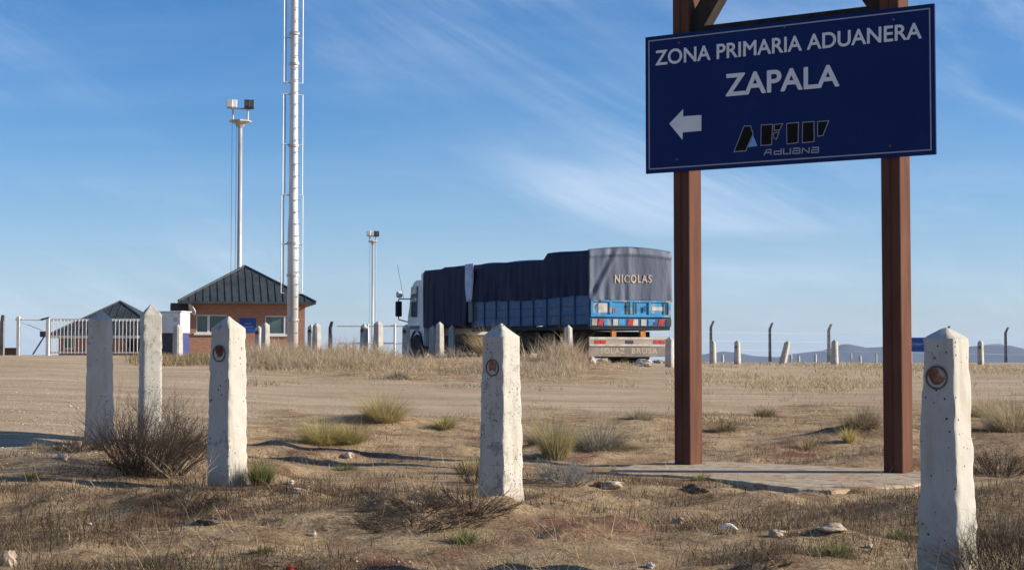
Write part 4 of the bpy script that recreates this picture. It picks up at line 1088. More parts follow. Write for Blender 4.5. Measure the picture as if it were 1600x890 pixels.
# tailgate
zg0 = tzz(494.5, 0); zg1 = tzz(468, 0)
bm = bmesh.new()
def rp(px): return -on_rear(px, 480)[0]
box(bm, -0.02, 0.03, rp(1047), rp(922), zg0, zg1, 0.005)
box(bm, -0.05, -0.021, rp(1047), rp(922), zg0, zg0 + 0.07); box(bm, -0.05, -0.021, rp(1047), rp(922), zg1 - 0.05, zg1)
for px in (922, 951, 983, 1012, 1043): box(bm, -0.055, -0.021, rp(px + 3.5), rp(px), zg0 + 0.07, zg1 - 0.05)
tg = mesh_obj('tailgate', bm, M['truck_bright'], truck)
for (a, b_, c, d, mt, nm) in ((934, 948, 473, 488, 'white_ref', 'faded_patch'), (1018, 1036, 478, 484, 'white_ref', 'plate'), (957, 960, 480, 488, 'red', 'small_reflector'), (1004, 1008, 477, 486, 'truck_blue', 'latch'), (979, 982, 470, 490, 'dark_metal', 'hinge_bar'), (990, 993, 471, 489, 'dark_metal', 'hinge_bar'), (1037, 1040, 470, 489, 'dark_metal', 'hinge_bar')):
    bm = bmesh.new(); box(bm, -0.062 if mt != 'white_ref' else -0.028, -0.0205 if mt == 'white_ref' else -0.056, rp(b_), rp(a), tzz(d, 0), tzz(c, 0)); mesh_obj(nm, bm, M[mt], tg)
# light bar
zl0, zl1 = tzz(509.5, 0), tzz(496, 0)
bm = bmesh.new(); box(bm, -0.02, 0.05, rp(1046), rp(921), zl0, zl1, 0.008); lb = mesh_obj('light_bar', bm, M['truck_blue'], truck)
for i, (a, mt) in enumerate(((924, 'pink_board'), (933, 'red'), (943, 'truck_bright'), (957, 'white_ref'), (966, 'truck_bright'), (979, 'red'), (988, 'white_ref'), (1001, 'white_ref'), (1012, 'truck_bright'), (1027, 'red'), (1040, 'dark_metal'))):
    wpx = 8 if mt != 'truck_bright' else 10
    bm = bmesh.new(); y1_, y0_ = rp(a), rp(a + wpx)
    sk = 0.05
    vs = box(bm, -0.032, -0.021, y0_, y1_, zl0 + 0.03, zl1 - 0.03)
    for v in vs:
        if v.co.z > (zl0 + zl1) / 2: v.co.y -= sk * (1 if mt == 'red' else 0)
    mesh_obj('tail_light' if mt == 'red' else 'marker_panel', bm, M[mt], lb)
# struts and rear board
for (a, b_) in ((957, 964), (1002, 1010)):
    bm = bmesh.new(); box(bm, 0.05, 0.15, rp(b_), rp(a), tzz(528, 0), zl0 - 0.003, 0.005); mesh_obj('bracket', bm, M['rust_orange'], truck)
zr0, zr1, zr2 = tzz(557, 0) , tzz(540.5, 0), tzz(526, 0)
def rearboard(nm, z0, z1, mt, x0=-0.05, par=None):
    bm = bmesh.new(); box(bm, x0, x0 + 0.05, rp(1040), rp(919), z0, z1, 0.006); return mesh_obj(nm, bm, M[mt], par or truck)
bp_ = rearboard('bumper', zr1, zr2, 'pink_board')
bl_ = rearboard('mud_panel', zr0, zr1 - 0.01, 'grey_board', -0.03)
for (a, b_) in ((928, 936), (937, 945), (1020, 1028), (1029, 1037)):
    bm = bmesh.new(); box(bm, -0.062, -0.051, rp(b_), rp(a), tzz(536.5, 0), tzz(531, 0), 0.002); mesh_obj('tail_light', bm, M['red'], bp_)
bm = bmesh.new(); box(bm, -0.062, -0.051, rp(988), rp(976), tzz(536.5, 0), tzz(531, 0), 0.002); mesh_obj('plate', bm, M['dark_metal'], bp_)
for (za_, zb_2) in ((tzz(529.5, 0), tzz(526.4, 0)), (tzz(540.3, 0), tzz(537.3, 0))):
    bm = bmesh.new(); box(bm, -0.060, -0.0505, rp(1039.5), rp(919.5), za_, zb_2); mesh_obj('pale_stripe', bm, M['white_ref'], bp_)
text_obj('lettering', 'SOLAZ', rq(937, 543.5, 975, 552), lambda u, z: (-0.034, -u, z), M['tarp_letter'], bl_, 0.01, 1.15)
text_obj('lettering', 'BRUSA', rq(986, 543.5, 1026, 552), lambda u, z: (-0.034, -u, z), M['tarp_letter'], bl_, 0.01, 1.15)
# front (rigid) body
F0, F1 = 8.85, 12.85
bm = bmesh.new()
def ztop_f(x): return float(np.interp(x, [8.8, 11.0, 11.4, 12.85], [tzz(413.5, 9), tzz(416, 11), tzz(420, 11.4), tzz(421, 12.8)]))
def zbot_f(x): return float(np.interp(x, [8.8, 12.85], [tzz(508, 9), tzz(512, 12.8)]))
g_, t_g = sheet_box(bm, F0, F1, HW + 0.03, zbot_f, ztop_f, 54, 16, 0.06, 8, crown=0.06)
# close both ends
for iend in (0, 53):
    left = [g_[(1, iend, j)] for j in range(16)]; right = [g_[(-1, iend, j)] for j in range(16)]
    top = [t_g[(iend, k)] for k in range(1, 14)]
    bm.faces.new(left + top + right[::-1])
mesh_obj('front_tarpaulin', bm, M['tarp'], truck, smooth=False)
# loose flap between the bodies; its pale colour carries the sky light
bm = bmesh.new(); rows = []
for j in range(15):
    t = j / 14; row = []
    for i in range(13):
        f = i / 12
        x = 8.75 - f * (0.75 - 0.45 * t) - 0.25 * t * 0.4
        d = 0.05 * math.sin(f * 15 + t * 3) + 0.03 * (float(vnoise(f * 6, t * 3, 4)) - 0.5)
        row.append(bm.verts.new((x, HW + 0.10 + d, tzz(412, 8.3) + (tzz(471, 8.3) - tzz(412, 8.3)) * t)))
    rows.append(row)
for a, b_ in zip(rows, rows[1:]):
    for i in range(12): bm.faces.new((a[i], a[i + 1], b_[i + 1], b_[i]))
fl = mesh_obj('loose_flap', bm, M['tarp_flap'], truck, smooth=True); sm_ = fl.modifiers.new('thickness', 'SOLIDIFY'); sm_.thickness = 0.01
bm = bmesh.new(); box(bm, 8.0, 8.8, -HW, HW - 0.02, tzz(503, 8.5), tzz(470, 8.5), 0.01); mesh_obj('headboard', bm, M['grey_board'], truck)
bm = bmesh.new(); box(bm, F0 + 0.03, F1 - 0.03, -HW + 0.05, HW - 0.05, zbot_f(F0) - 0.05, zbot_f(F0) + 0.25, 0.01); mesh_obj('front_deck', bm, M['chassis'], truck)
bm = bmesh.new(); box(bm, 0.4, 8.2, -0.45, 0.45, 0.75, 1.0); box(bm, 8.2, 14.4, -0.45, 0.45, 0.65, 0.95); box(bm, 9.2, 10.6, 0.55, HW - 0.1, 0.5, 1.0, 0.03); box(bm, 3.6, 6.3, -0.9, 1.0, 0.42, 1.08, 0.03); box(bm, 10.6, 12.6, -0.9, 0.98, 0.42, 0.98, 0.03); box(bm, 7.75, 9.15, -0.7, 0.9, 0.5, 1.0, 0.03); box(bm, 0.5, 0.9, -0.9, 0.9, 0.3, 1.05, 0.02); mesh_obj('chassis', bm, M['chassis'], truck)  # frame and tank, plus dark boxes added for the shade under the bed
def wheel(x, s_, r=0.52, w=0.28):
    bm = bmesh.new(); Mx = Matrix.Translation((x, s_ * (HW - 0.17), r)) @ Matrix.Rotation(R(90), 4, 'X')
    lathe(bm, [(r * 0.55, -w / 2), (r * 0.92, -w / 2), (r, -w / 2 + 0.04), (r, w / 2 - 0.04), (r * 0.92, w / 2), (r * 0.55, w / 2)], 26, Mx)
    wh = mesh_obj('wheel', bm, M['black'], truck)
    bm = bmesh.new(); lathe(bm, [(r * 0.54, -w / 2 - 0.005), (r * 0.50, w * 0.2), (r * 0.2, w * 0.25), (r * 0.15, w / 2)], 18, Mx if s_ < 0 else Mx @ Matrix.Rotation(R(180), 4, 'X')); mesh_obj('rim', bm, M['chassis'], wh)
for x_ in (1.6, 2.85, 7.1, 9.75, 13.65):
    for s_ in (1, -1): wheel(x_, s_)
for x_ in (1.05, 3.4, 6.5):
    bm = bmesh.new(); box(bm, x_ - 0.01, x_ + 0.01, 0.75, HW - 0.03, 0.2, 1.05); mesh_obj('mudflap', bm, M['black'], truck)
# cab
cabx0, cabx1 = 12.95, 14.62
zc0, zc1 = 0.62, tzz(437, 13.5)
prof = [(cabx0, zc0), (cabx1 - 0.02, zc0), (cabx1, zc0 + 0.65), (cabx1 - 0.05, zc0 + 1.05), (cabx1 - 0.35, zc1 - 0.12), (cabx1 - 0.55, zc1), (cabx0, zc1)]
bm = bmesh.new(); hw = 1.2
va = [bm.verts.new((x, hw - (0.05 if z > zc0 + 1.1 else 0), z)) for x, z in prof]; vb = [bm.verts.new((x, -hw + (0.05 if z > zc0 + 1.1 else 0), z)) for x, z in prof]
bm.faces.new(va); bm.faces.new(vb[::-1])
for i in range(len(prof)):
    j = (i + 1) % len(prof); bm.faces.new((va[i], vb[i], vb[j], va[j]))
bmesh.ops.bevel(bm, geom=list(bm.edges), offset=0.05, segments=2, affect='EDGES')
cab = mesh_obj('cab', bm, M['cab_white'], truck)
bm = bmesh.new()
q = [(cabx0 + 0.75, zc0 + 1.02), (cabx1 - 0.13, zc0 + 1.02), (cabx1 - 0.38, zc1 - 0.22), (cabx0 + 0.75, zc1 - 0.22)]
for y_ in (1.205, 1.19):
    pass
f_ = [bm.verts.new((x, 1.207, z)) for x, z in q]; b_2 = [bm.verts.new((x, 1.15, z)) for x, z in q]
bm.faces.new(f_); bm.faces.new(b_2[::-1])
for i in range(4): bm.faces.new((f_[i], b_2[i], b_2[(i + 1) % 4], f_[(i + 1) % 4]))
mesh_obj('side_window', bm, M['glass'], cab)
bm = bmesh.new(); box(bm, 0, 0.02, -1.0, 1.0, 0, 0.85); bmesh.ops.rotate(bm, verts=bm.verts, cent=(0, 0, 0), matrix=Matrix.Rotation(R(-17), 3, 'Y')); bmesh.ops.translate(bm, verts=bm.verts, vec=(cabx1 - 0.06, 0, zc0 + 1.08)); mesh_obj('windscreen', bm, M['glass'], cab)
bm = bmesh.new(); box(bm, cabx1 - 0.05, cabx1 + 0.14, -1.2, 1.2, 0.35, 0.75, 0.03); mesh_obj('front_bumper', bm, M['grey_board'], cab)
for s_ in (1, -1):
    bm = bmesh.new(); box(bm, cabx1 + 0.0, cabx1 + 0.2, s_ * 1.5 - 0.10, s_ * 1.5 + 0.10, zc0 + 1.05, zc0 + 1.60, 0.03); mr_ = mesh_obj('mirror', bm, M['black'], cab)
    bm = bmesh.new(); tube(bm, (cabx1 - 0.3, s_ * 1.15, zc0 + 1.68), (cabx1 + 0.1, s_ * 1.5, zc0 + 1.68), 0.02); tube(bm, (cabx1 + 0.1, s_ * 1.5, zc0 + 1.68), (cabx1 + 0.1, s_ * 1.5, zc0 + 0.95), 0.02); tube(bm, (cabx1 + 0.1, s_ * 1.5, zc0 + 0.95), (cabx1 - 0.05, s_ * 1.15, zc0 + 0.85), 0.02)
    mesh_obj('mirror_arm', bm, M['dark_metal'], mr_)
    bm = bmesh.new(); box(bm, cabx1 + 0.0, cabx1 + 0.18, s_ * 1.48 - 0.11, s_ * 1.48 + 0.11, zc0 + 1.72, zc0 + 1.95, 0.05); mesh_obj('upper_mirror', bm, M['cab_white'], mr_)
bm = bmesh.new(); tube(bm, (cabx1, 1.35, zc0 + 1.7), (cabx1 + 0.25, 1.5, zc0 + 2.9), 0.008, n=4); mesh_obj('antenna', bm, M['dark_metal'], cab)
bm = bmesh.new(); box(bm, cabx0 + 0.05, cabx1 - 0.75, -1.0, 1.0, zc1 - 0.02, zc1 + 0.28, 0.08); mesh_obj('roof_fairing', bm, M['cab_white'], cab)
bm = bmesh.new(); box(bm, cabx0 + 0.5, cabx1 - 0.25, 1.197, 1.212, zc0 + 0.6, zc0 + 0.72); mesh_obj('door_handle', bm, M['dark_metal'], cab)
bm = bmesh.new(); lathe(bm, [(0.62, -0.1), (0.62, 0.1), (0.56, 0.1), (0.56, -0.1)], 20, Matrix.Translation((13.65, 1.14, 0.58)) @ Matrix.Rotation(R(90), 4, 'X'), caps=False); mesh_obj('wheel_arch', bm, M['dark_metal'], cab)

# ------------------------------------------------------------------ rocks and debris
def rock(px, py, wpx, hpx, mat, label, name='stone', group='loose stones', seed=0, cat='stone', flat=1.0):
    g = ground_at(px, py); k = g.y / F
    rs = random.Random(seed)
    bm = bmesh.new(); bmesh.ops.create_icosphere(bm, subdivisions=3, radius=1)
    off = rs.random() * 30
    for v in bm.verts:
        n_ = float(vnoise(v.co.x * 1.5 + off, v.co.y * 1.5 + v.co.z * 2.1, seed)) - 0.5
        n2_ = float(vnoise(v.co.x * 4 + off, v.co.y * 4 + v.co.z * 4.1, seed + 1)) - 0.5
        v.co *= 1 + n_ * 0.75 + n2_ * 0.25
        v.co.x *= wpx * k / 2; v.co.y *= wpx * k / 2 * 0.8; v.co.z *= hpx * k * 0.62
    o = mesh_obj(name, bm, mat); o.location = (g.x, g.y, g.z + hpx * k * 0.3 ); o.rotation_euler = (0, 0, rs.uniform(-0.6, 0.6))
    tag(o, label, cat, group); return o
rocks = [(98, 717, 16, 9, 'rock_white', 'small white stone with dark side on the low mound left of the shaded bollard'), (545, 716, 16, 9, 'rock_white', 'pale block-like stone on bare soil between the middle bollards'),
 (455, 758, 10, 7, 'rock_white', 'small white stone right of the green clump'), (465, 770, 24, 9, 'rock_tan', 'flat tan stone just below a small white stone, right of the green clump'),
 (12, 884, 24, 26, 'rock_tan', 'yellowish rock in the bottom left corner'), (1060, 817, 18, 11, 'rock_tan', 'pale grey stone below the sign footing'),
 (1214, 837, 28, 11, 'rock_tan', 'flat grey-tan stone at bottom centre right'), (1360, 856, 10, 7, 'rock_white', 'small white stone left of the nearest bollard'),
 (1300, 828, 44, 10, 'rock_tan', 'widest low lump of crusted soil below the sign footing'), (330, 818, 40, 10, 'rock_dark', 'black lump in a hollow below the smooth bollard'),
 (490, 838, 9, 8, 'rock_white', 'tiny white stone left of the wiry mat'), (1003, 572, 26, 12, 'rock_white', 'biggest pale rock on the crest behind the truck rear'),
 (925, 568, 12, 12, 'rock_white', 'pale upright stone under the left end of the truck bumper'), (945, 566, 22, 7, 'rock_tan', 'flat pale stone under the truck bumper'), (1030, 567, 18, 6, 'rock_tan', 'low pale stone under the right end of the truck bumper'),
 (826, 556, 26, 15, 'bone', 'white block in the grass beside the pitted bollard top'), (952, 762, 40, 12, 'rock_tan', 'rounded tan clod at the left end of the sign footing'),
 (140, 820, 8, 5, 'rock_white', 'tiny pale stone in the dry grass at lower left'), (1085, 770, 36, 13, 'rock_dark', 'dark clod in front of the left brown sign post'), (1016, 888, 12, 8, 'rock_white', 'tiny white stone at the bottom edge, centre right')]
for i, (px, py, w, h_, mt, lab) in enumerate(rocks): rock(px, py, w, h_, M[mt], lab, seed=100 + i, group='loose stones and clods')
rock(456, 890, 18, 8, M['red'], 'crumpled red scrap at the bottom edge', name='litter_scrap', group='litter', seed=130, cat='litter')
g = ground_at(1138, 833); bm = bmesh.new(); prev = None
for i in range(9):
    t = i / 8; p = Vector((-0.045 + 0.09 * t, 0, 0.035 * math.sin(t * 2.6 + 0.3) + 0.01)); 
    if prev: tube(bm, prev, p, 0.008 + 0.003 * math.sin(t * 3), n=7)
    prev = p
bn = mesh_obj('bone', bm, M['bone']); bn.location = g; tag(bn, 'curved white bone fragment lying below the sign footing', 'bone')

# ------------------------------------------------------------------ vegetation
def blades_mesh(name, base, height, width, tint, lean, curve, az=None, mat=None, segs=3):
    """base (n,3); one bent tapered ribbon per row"""
    n = len(base); az = rng.uniform(0, 2 * np.pi, n) if az is None else az
    d = np.stack([np.cos(az), np.sin(az), np.zeros(n)], 1)
    side_a = az + np.pi / 2 + rng.uniform(-0.7, 0.7, n)
    sd = np.stack([np.cos(side_a), np.sin(side_a), np.zeros(n)], 1)
    vs = []
    for k in range(segs + 1):
        t = k / segs
        r = lean * t + curve * t * t
        zc = height * t * np.sqrt(np.maximum(0.05, 1 - 0.45 * (lean + curve * t) ** 2)) 
        c = base + d * (r * height)[:, None]; c[:, 2] += zc
        w = width * (1 - t ** 1.6) * 0.5 + width * 0.05
        vs.append(c - sd * w[:, None]); vs.append(c + sd * w[:, None])
    V = np.stack(vs, 1).reshape(-1, 3)
    m_ = 2 * (segs + 1); off = (np.arange(n) * m_)[:, None]
    fs_ = []
    for k in range(segs): fs_.append(off + np.array([2 * k, 2 * k + 1, 2 * k + 3, 2 * k + 2])[None])
    Fc = np.stack(fs_, 1).reshape(-1, 4)
    T = np.repeat(tint, m_, axis=0)
    return fast_mesh(name, V, Fc, mat or M['blade'], smooth=False, tint=T)
def tints(n, cols, jitter=0.18):
    c = np.array(cols)[rng.integers(0, len(cols), n)]
    return np.clip(c * (1 + rng.normal(0, jitter, (n, 1))), 0.01, 0.8)
STRAW = [(0.54, 0.42, 0.23), (0.60, 0.49, 0.30), (0.44, 0.33, 0.18), (0.36, 0.26, 0.15)]
BROWN = [(0.21, 0.135, 0.085), (0.27, 0.18, 0.12), (0.15, 0.10, 0.07), (0.33, 0.22, 0.15)]
OLIVE = [(0.20, 0.19, 0.075), (0.28, 0.25, 0.11), (0.36, 0.31, 0.14)]
GREEN = [(0.09, 0.14, 0.04), (0.13, 0.18, 0.055), (0.20, 0.22, 0.08)]
GOLD = [(0.60, 0.49, 0.20), (0.52, 0.43, 0.17), (0.40, 0.34, 0.14)]
PALE = [(0.56, 0.48, 0.33), (0.48, 0.42, 0.29), (0.30, 0.26, 0.17), (0.25, 0.22, 0.15)]
GREYS = [(0.24, 0.23, 0.20), (0.17, 0.165, 0.14), (0.30, 0.28, 0.24), (0.14, 0.13, 0.10)]

def scatter(n, y0, y1, pxa, pxb, dens):
    """points spread evenly in view angle between two distances, kept by a density function"""
    u = rng.uniform(0, 1, n); y = 1 / (1 / y0 + (1 / y1 - 1 / y0) * u)
    px = rng.uniform(pxa, pxb, n); x = (px - 800) / F * y
    k = rng.uniform(0, 1, n) < dens(x, y)
    x, y = x[k], y[k]
    return np.stack([x, y, H(x, y) - 0.005], 1)
# (a) short straw litter over the near scrub
def d_near(x, y):
    m = veg_mask(x, y); p = fbm(x * 1.1, y * 1.1, 3, 31)
    return m * np.clip((p - 0.38) * 4.5, 0.10, 1) * (1 - pad_mask(x, y) * 0.6)
b_ = scatter(190000, 5.5, 24, -350, 1950, d_near); n = len(b_)
sc_ = np.clip(b_[:, 1] / 10, 0.7, 1.6)
h_ = rng.gamma(2.2, 0.011, n) * sc_ + 0.008
blades_mesh('dry_grass', b_, h_, 0.0028 * sc_ + 0.0012, tints(n, STRAW + STRAW + BROWN), rng.uniform(0.5, 2.0, n), rng.uniform(0, 0.5, n), segs=2)
tag(bpy.data.objects['dry_grass'], 'short dry straw-coloured grass litter covering the near verge', 'grass', kind='stuff')
# (b) low scrub patches (reddish brown and grey), tints darkened as painted shadow pockets
def d_dark(x, y):
    p = fbm(x * 0.8 + 40, y * 1.4, 4, 47)
    return veg_mask(x, y) * np.clip((p - 0.50) * 7, 0, 1) * (1 - pad_mask(x, y))
b_ = scatter(200000, 5.5, 25, -350, 1950, d_dark); n = len(b_)
h_ = rng.gamma(2.5, 0.015, n) + 0.012
dk = blades_mesh('low_scrub', b_, h_, np.full(n, 0.0035), tints(n, [(c[0] * 0.5, c[1] * 0.48, c[2] * 0.46) for c in BROWN + BROWN + GREYS + OLIVE]), rng.uniform(0.1, 1.3, n), rng.uniform(-0.3, 0.6, n), segs=2)
tag(dk, 'low brown and grey creeping scrub in patches on the verge', 'scrub', kind='stuff')
# (c) long thin bent stalks
b_ = scatter(5200, 5.6, 20, -300, 1900, lambda x, y: veg_mask(x, y) * np.clip((fbm(x * 0.9, y * 0.9, 3, 77) - 0.42) * 4, 0.05, 1) * (1 - pad_mask(x, y))); n = len(b_)
st = blades_mesh('dry_stalks', b_, rng.uniform(0.08, 0.30, n), np.full(n, 0.0022), tints(n, STRAW + PALE), rng.uniform(0.1, 1.0, n), rng.uniform(0, 0.9, n), segs=4)
tag(st, 'long thin pale grass stalks scattered over the near verge', 'grass', kind='stuff')
# (d) tall straw on the crest before the truck and house
def d_mound(x, y):
    px = 800 + F * x / y
    c = np.clip((px - 330) / 80, 0, 1) * np.clip((1030 - px) / 60, 0, 1)
    p = fbm(x * 0.45, y * 0.25, 3, 53)
    edge = 31 + (fbm(x * 0.5, y * 0.4, 3, 17) - 0.5) * 14
    c = c * np.clip((930 - px) / 40, 0.12, 1)
    return c * np.clip((p - 0.36) * 5, 0.02, 1) * np.clip((y - edge) / 5, 0.01, 1)
b_ = scatter(240000, 28.5, 49, 300, 1060, d_mound); n = len(b_)
crest = np.clip((b_[:, 1] - 33) / 6, 0.15, 1)
h_ = rng.uniform(0.06, 0.56, n) * crest * np.clip((950 - (800 + F * b_[:, 0] / b_[:, 1])) / 60, 0.3, 1) * np.clip((fbm(b_[:, 0] * 0.9, b_[:, 1] * 0.5, 3, 61) - 0.2) * 2.6, 0.15, 1.7)
md = blades_mesh('straw_grass', b_, h_, np.full(n, 0.010), tints(n, [(0.58, 0.46, 0.30), (0.50, 0.39, 0.25), (0.64, 0.53, 0.37), (0.42, 0.31, 0.20)]), rng.uniform(0.0, 0.9, n), rng.uniform(0, 1.0, n), segs=3)
tag(md, 'tall straw-coloured grass on the crest in front of house and truck', 'grass', kind='stuff')
b_ = scatter(60000, 24, 44, 330, 1000, lambda x, y: np.clip((fbm(x * 0.5 + 9, y * 0.35, 3, 91) - 0.55) * 8, 0, 1) * np.clip((y - 27 - 12 * (fbm(x * 0.4, y * 0.3, 3, 19) - 0.5)) / 8, 0, 1) * np.clip((1010 - 800 - F * x / y) / 80, 0, 1)); n = len(b_)
b2 = blades_mesh('olive_scrub', b_, rng.uniform(0.03, 0.12, n), np.full(n, 0.009), tints(n, OLIVE + BROWN + GREYS), rng.uniform(0.2, 1.3, n), rng.uniform(0, 0.5, n), segs=2)
tag(b2, 'dark olive scrub dotted over the slope below the straw grass', 'scrub', kind='stuff')
# (e) left verge by the cabin, and dry field right
b_ = scatter(24000, 37, 68, 190, 400, lambda x, y: np.clip((fbm(x * 0.5, y * 0.2, 3, 63) - 0.48) * 5, 0, 1) * np.clip((800 + F * x / y - 195) / 60, 0, 1)); n = len(b_)
b3_ = blades_mesh('verge_grass', b_, rng.uniform(0.04, 0.30, n), np.full(n, 0.012), tints(n, STRAW + OLIVE + BROWN), rng.uniform(0, 0.6, n), rng.uniform(0, 0.7, n))
tag(b3_, 'dry verge grass around the stout bollard and the cabin', 'grass', kind='stuff')
b_ = scatter(90000, 20, 75, 1040, 1950, lambda x, y: np.clip((fbm(x * 0.35, y * 0.12, 4, 73) - 0.44) * 4, 0.03, 0.6)); n = len(b_)
b4_ = blades_mesh('field_grass', b_, rng.uniform(0.02, 0.085, n) * np.clip(b_[:, 1] / 22, 1, 1.8), 0.005 + 0.00022 * b_[:, 1], tints(n, STRAW + STRAW + PALE), rng.uniform(0.1, 1.0, n), rng.uniform(0, 0.7, n), segs=2)
tag(b4_, 'sparse short dry grass over the flat field at right', 'grass', kind='stuff')

def clump(name, px, py, hpx, wpx, cols, n, label, cat, group, lean=0.9, curve=0.7, wid=0.004, tall_c=True, skew=0.0):
    n = int(n * 3.4); wid = wid * 0.7
    g = ground_at(px, py); k = g.y / F; Hh = hpx * k; Wd = wpx * k
    r = np.sqrt(rng.uniform(0, 1, n)) * Wd * 0.24; a = rng.uniform(0, 2 * np.pi, n)
    x = r * np.cos(a); y = r * np.sin(a) * 0.9
    z = H(g.x + x, g.y + y) - g.z - 0.01
    base = np.stack([x, y, z], 1)
    az = a + rng.normal(0, 0.5, n)
    f = r / (Wd * 0.24)
    ln = (lean * f + rng.normal(0, 0.22, n) + 0.35 * (rng.uniform(0, 1, n) < 0.15)) * np.clip(Wd / (2 * Hh), 0.35, 1.4)
    o = blades_mesh(name, base, Hh * np.clip(rng.normal(0.72, 0.26, n), 0.15, 1.3), wid * rng.uniform(0.6, 1.3, n) * max(1, g.y / 13), tints(n, cols), np.abs(ln), curve * rng.uniform(0.2, 1, n) * f * np.clip(Wd / (2 * Hh), 0.35, 1.3), az=az + skew, segs=4)
    o.location = g; tag(o, label, cat, group); return o
GT = 'grass tussocks on the verge and along the track'
tus = [(505, 693, 46, 100, GOLD + OLIVE[1:] + GOLD + PALE[:1], 520, 'wide olive-yellow tussock left of centre with a dark shadow under it'), (548, 692, 34, 60, GOLD + OLIVE, 300, 'smaller yellow tussock touching the wide olive one'),
 (600, 657, 46, 92, GOLD + STRAW, 520, 'golden tussock beside the dirt track, centre left'), (695, 669, 24, 50, GOLD + OLIVE, 240, 'small yellow tussock left of the pitted bollard'),
 (868, 718, 66, 66, OLIVE + GOLD + PALE, 330, 'upright green-yellow tussock right of the pitted bollard'), (935, 700, 46, 130, PALE + GREYS, 560, 'wide pale bleached tussock between pitted bollard and sign post'),
 (850, 690, 40, 90, PALE + STRAW, 320, 'pale straw tussock just right of the pitted bollard'), (1345, 664, 34, 90, OLIVE + PALE + BROWN, 420, 'brownish tussock on a small mound left of the right sign post'),
 (1326, 690, 26, 30, GOLD, 130, 'small bright yellow tuft left of the right sign post'), (1195, 650, 20, 60, BROWN + OLIVE, 200, 'dark brown tuft in the field between the sign posts'),
 (1585, 672, 60, 150, STRAW + PALE, 650, 'big straw tussock at the right edge'), (1545, 650, 40, 110, STRAW + PALE, 380, 'straw tussock just right of the nearest bollard top'), (735, 742, 34, 44, GOLD + STRAW, 160, 'thin golden tuft behind the pitted bollard foot'),
 (620, 592, 14, 60, OLIVE + GREYS, 260, 'dark olive tuft low on the straw crest'), (1000, 655, 22, 60, OLIVE + PALE, 200, 'olive tuft left of the left sign post'), (1130, 672, 20, 80, OLIVE + BROWN, 220, 'low olive-brown tuft just right of the left sign post'),
 (1260, 700, 22, 90, BROWN + STRAW, 260, 'brown straw tuft behind the middle of the footing'), (60, 700, 14, 60, BROWN + STRAW, 160, 'low brown tuft on the gravel edge at far left'), (765, 556, 46, 70, STRAW, 300, 'tall pinkish straw tussock before the trailer wheels')]
for i, (px, py, h_, w, cols_, n_, lab) in enumerate(tus): clump('grass_tussock', px, py, h_, w, cols_, n_, lab, 'tussock', GT)
GP = 'small green plants on the verge'
for (px, py, h_, w, n_, lab) in ((408, 757, 38, 44, 260, 'rounded green clump at the foot of the smooth bollard'), (725, 848, 26, 50, 110, 'small green plant in the dark wiry mat'), (410, 862, 14, 70, 150, 'flat dark green plant at lower centre left'),
    (1308, 868, 28, 66, 150, 'green plant at bottom right, left of the nearest bollard'), (1408, 842, 22, 44, 110, 'green plant touching the nearest bollard on its left'), (1092, 750, 18, 36, 70, 'green sprig on the footing edge beside the left brown post'), (50, 745, 14, 50, 90, 'faint green sprigs on the mound at far left'), (540, 735, 16, 60, 120, 'grey-green sprigs between the two long shadows')):
    clump('green_plant', px, py, h_, w, GREEN + OLIVE, n_, lab, 'plant', GP, wid=0.006)

def bush(name, px, py, hpx, wpx, mat, nb, label, cat='bush', group='dry twiggy bushes', seed=0, thick=0.0045, levels=2, spread=1.0, tilt=(0, 0), straight=0.5, flatness=1.0):
    """twigs: stems from a common base that fork repeatedly, joined in one mesh"""
    g = ground_at(px, py); k = g.y / F; Hh = hpx * k; Wd = wpx * k / 2
    r_ = random.Random(seed); vs = []; fs_ = []; 
    def seg(p, q, ra, rb):
        d = (q - p); 
        if d.length < 1e-5: return
        d.normalize(); u = d.orthogonal().normalized(); w = d.cross(u); b0 = len(vs)
        for c, rr in ((p, ra), (q, rb)):
            for i in range(3):
                t = 2 * math.pi * i / 3; vs.append(c + (u * math.cos(t) + w * math.sin(t)) * rr)
        for i in range(3):
            j = (i + 1) % 3; fs_.append((b0 + i, b0 + j, b0 + 3 + j, b0 + 3 + i))
    def grow(p, d, L, ra, lev):
        n_ = 4; q = p
        for i in range(n_):
            d = (d + Vector((r_.gauss(0, 0.17), r_.gauss(0, 0.17), r_.gauss(0.02, 0.12))) * straight * 1.4).normalized()
            nq = q + d * L / n_; rb = ra * 0.80; seg(q, nq, ra, rb); q = nq; ra = rb
            if lev > 0 and i > 0:
                for _ in range(2 if lev > 1 else 2):
                    dd = (d + Vector((r_.gauss(0, 0.55), r_.gauss(0, 0.55), r_.gauss(0.08, 0.42)))).normalized()
                    grow(q, dd, L * r_.uniform(0.28, 0.55), ra * 0.72, lev - 1)
    for i in range(nb):
        a = r_.uniform(0, 2 * math.pi); rr = math.sqrt(r_.random())
        bx, by = math.cos(a) * rr * Wd * 0.55, math.sin(a) * rr * Wd * 0.40
        p = Vector((bx, by, Hs(g.x + bx, g.y + by) - g.z - 0.01))
        e = r_.uniform(0.15, 1.0)
        d = Vector((math.cos(a) * rr * spread * Wd / Hh * 0.7 + r_.gauss(0, 0.25) + tilt[0], math.sin(a) * rr * spread + r_.gauss(0, 0.2) + tilt[1], 0.75 * flatness)).normalized()
        grow(p, d, Hh * r_.uniform(0.5, 1.02), thick * r_.uniform(0.6, 1.2), levels)
    V = np.array([tuple(v) for v in vs]); o = fast_mesh(name, V, np.array(fs_), mat, smooth=False)
    o.location = g; tag(o, label, cat, group); return o
bush('dry_bush', 232, 738, 100, 185, M['twig'], 200, 'large dark twiggy bush between the shaded and sunlit bollards', seed=1, thick=0.0040, tilt=(0.28, 0), straight=0.42)
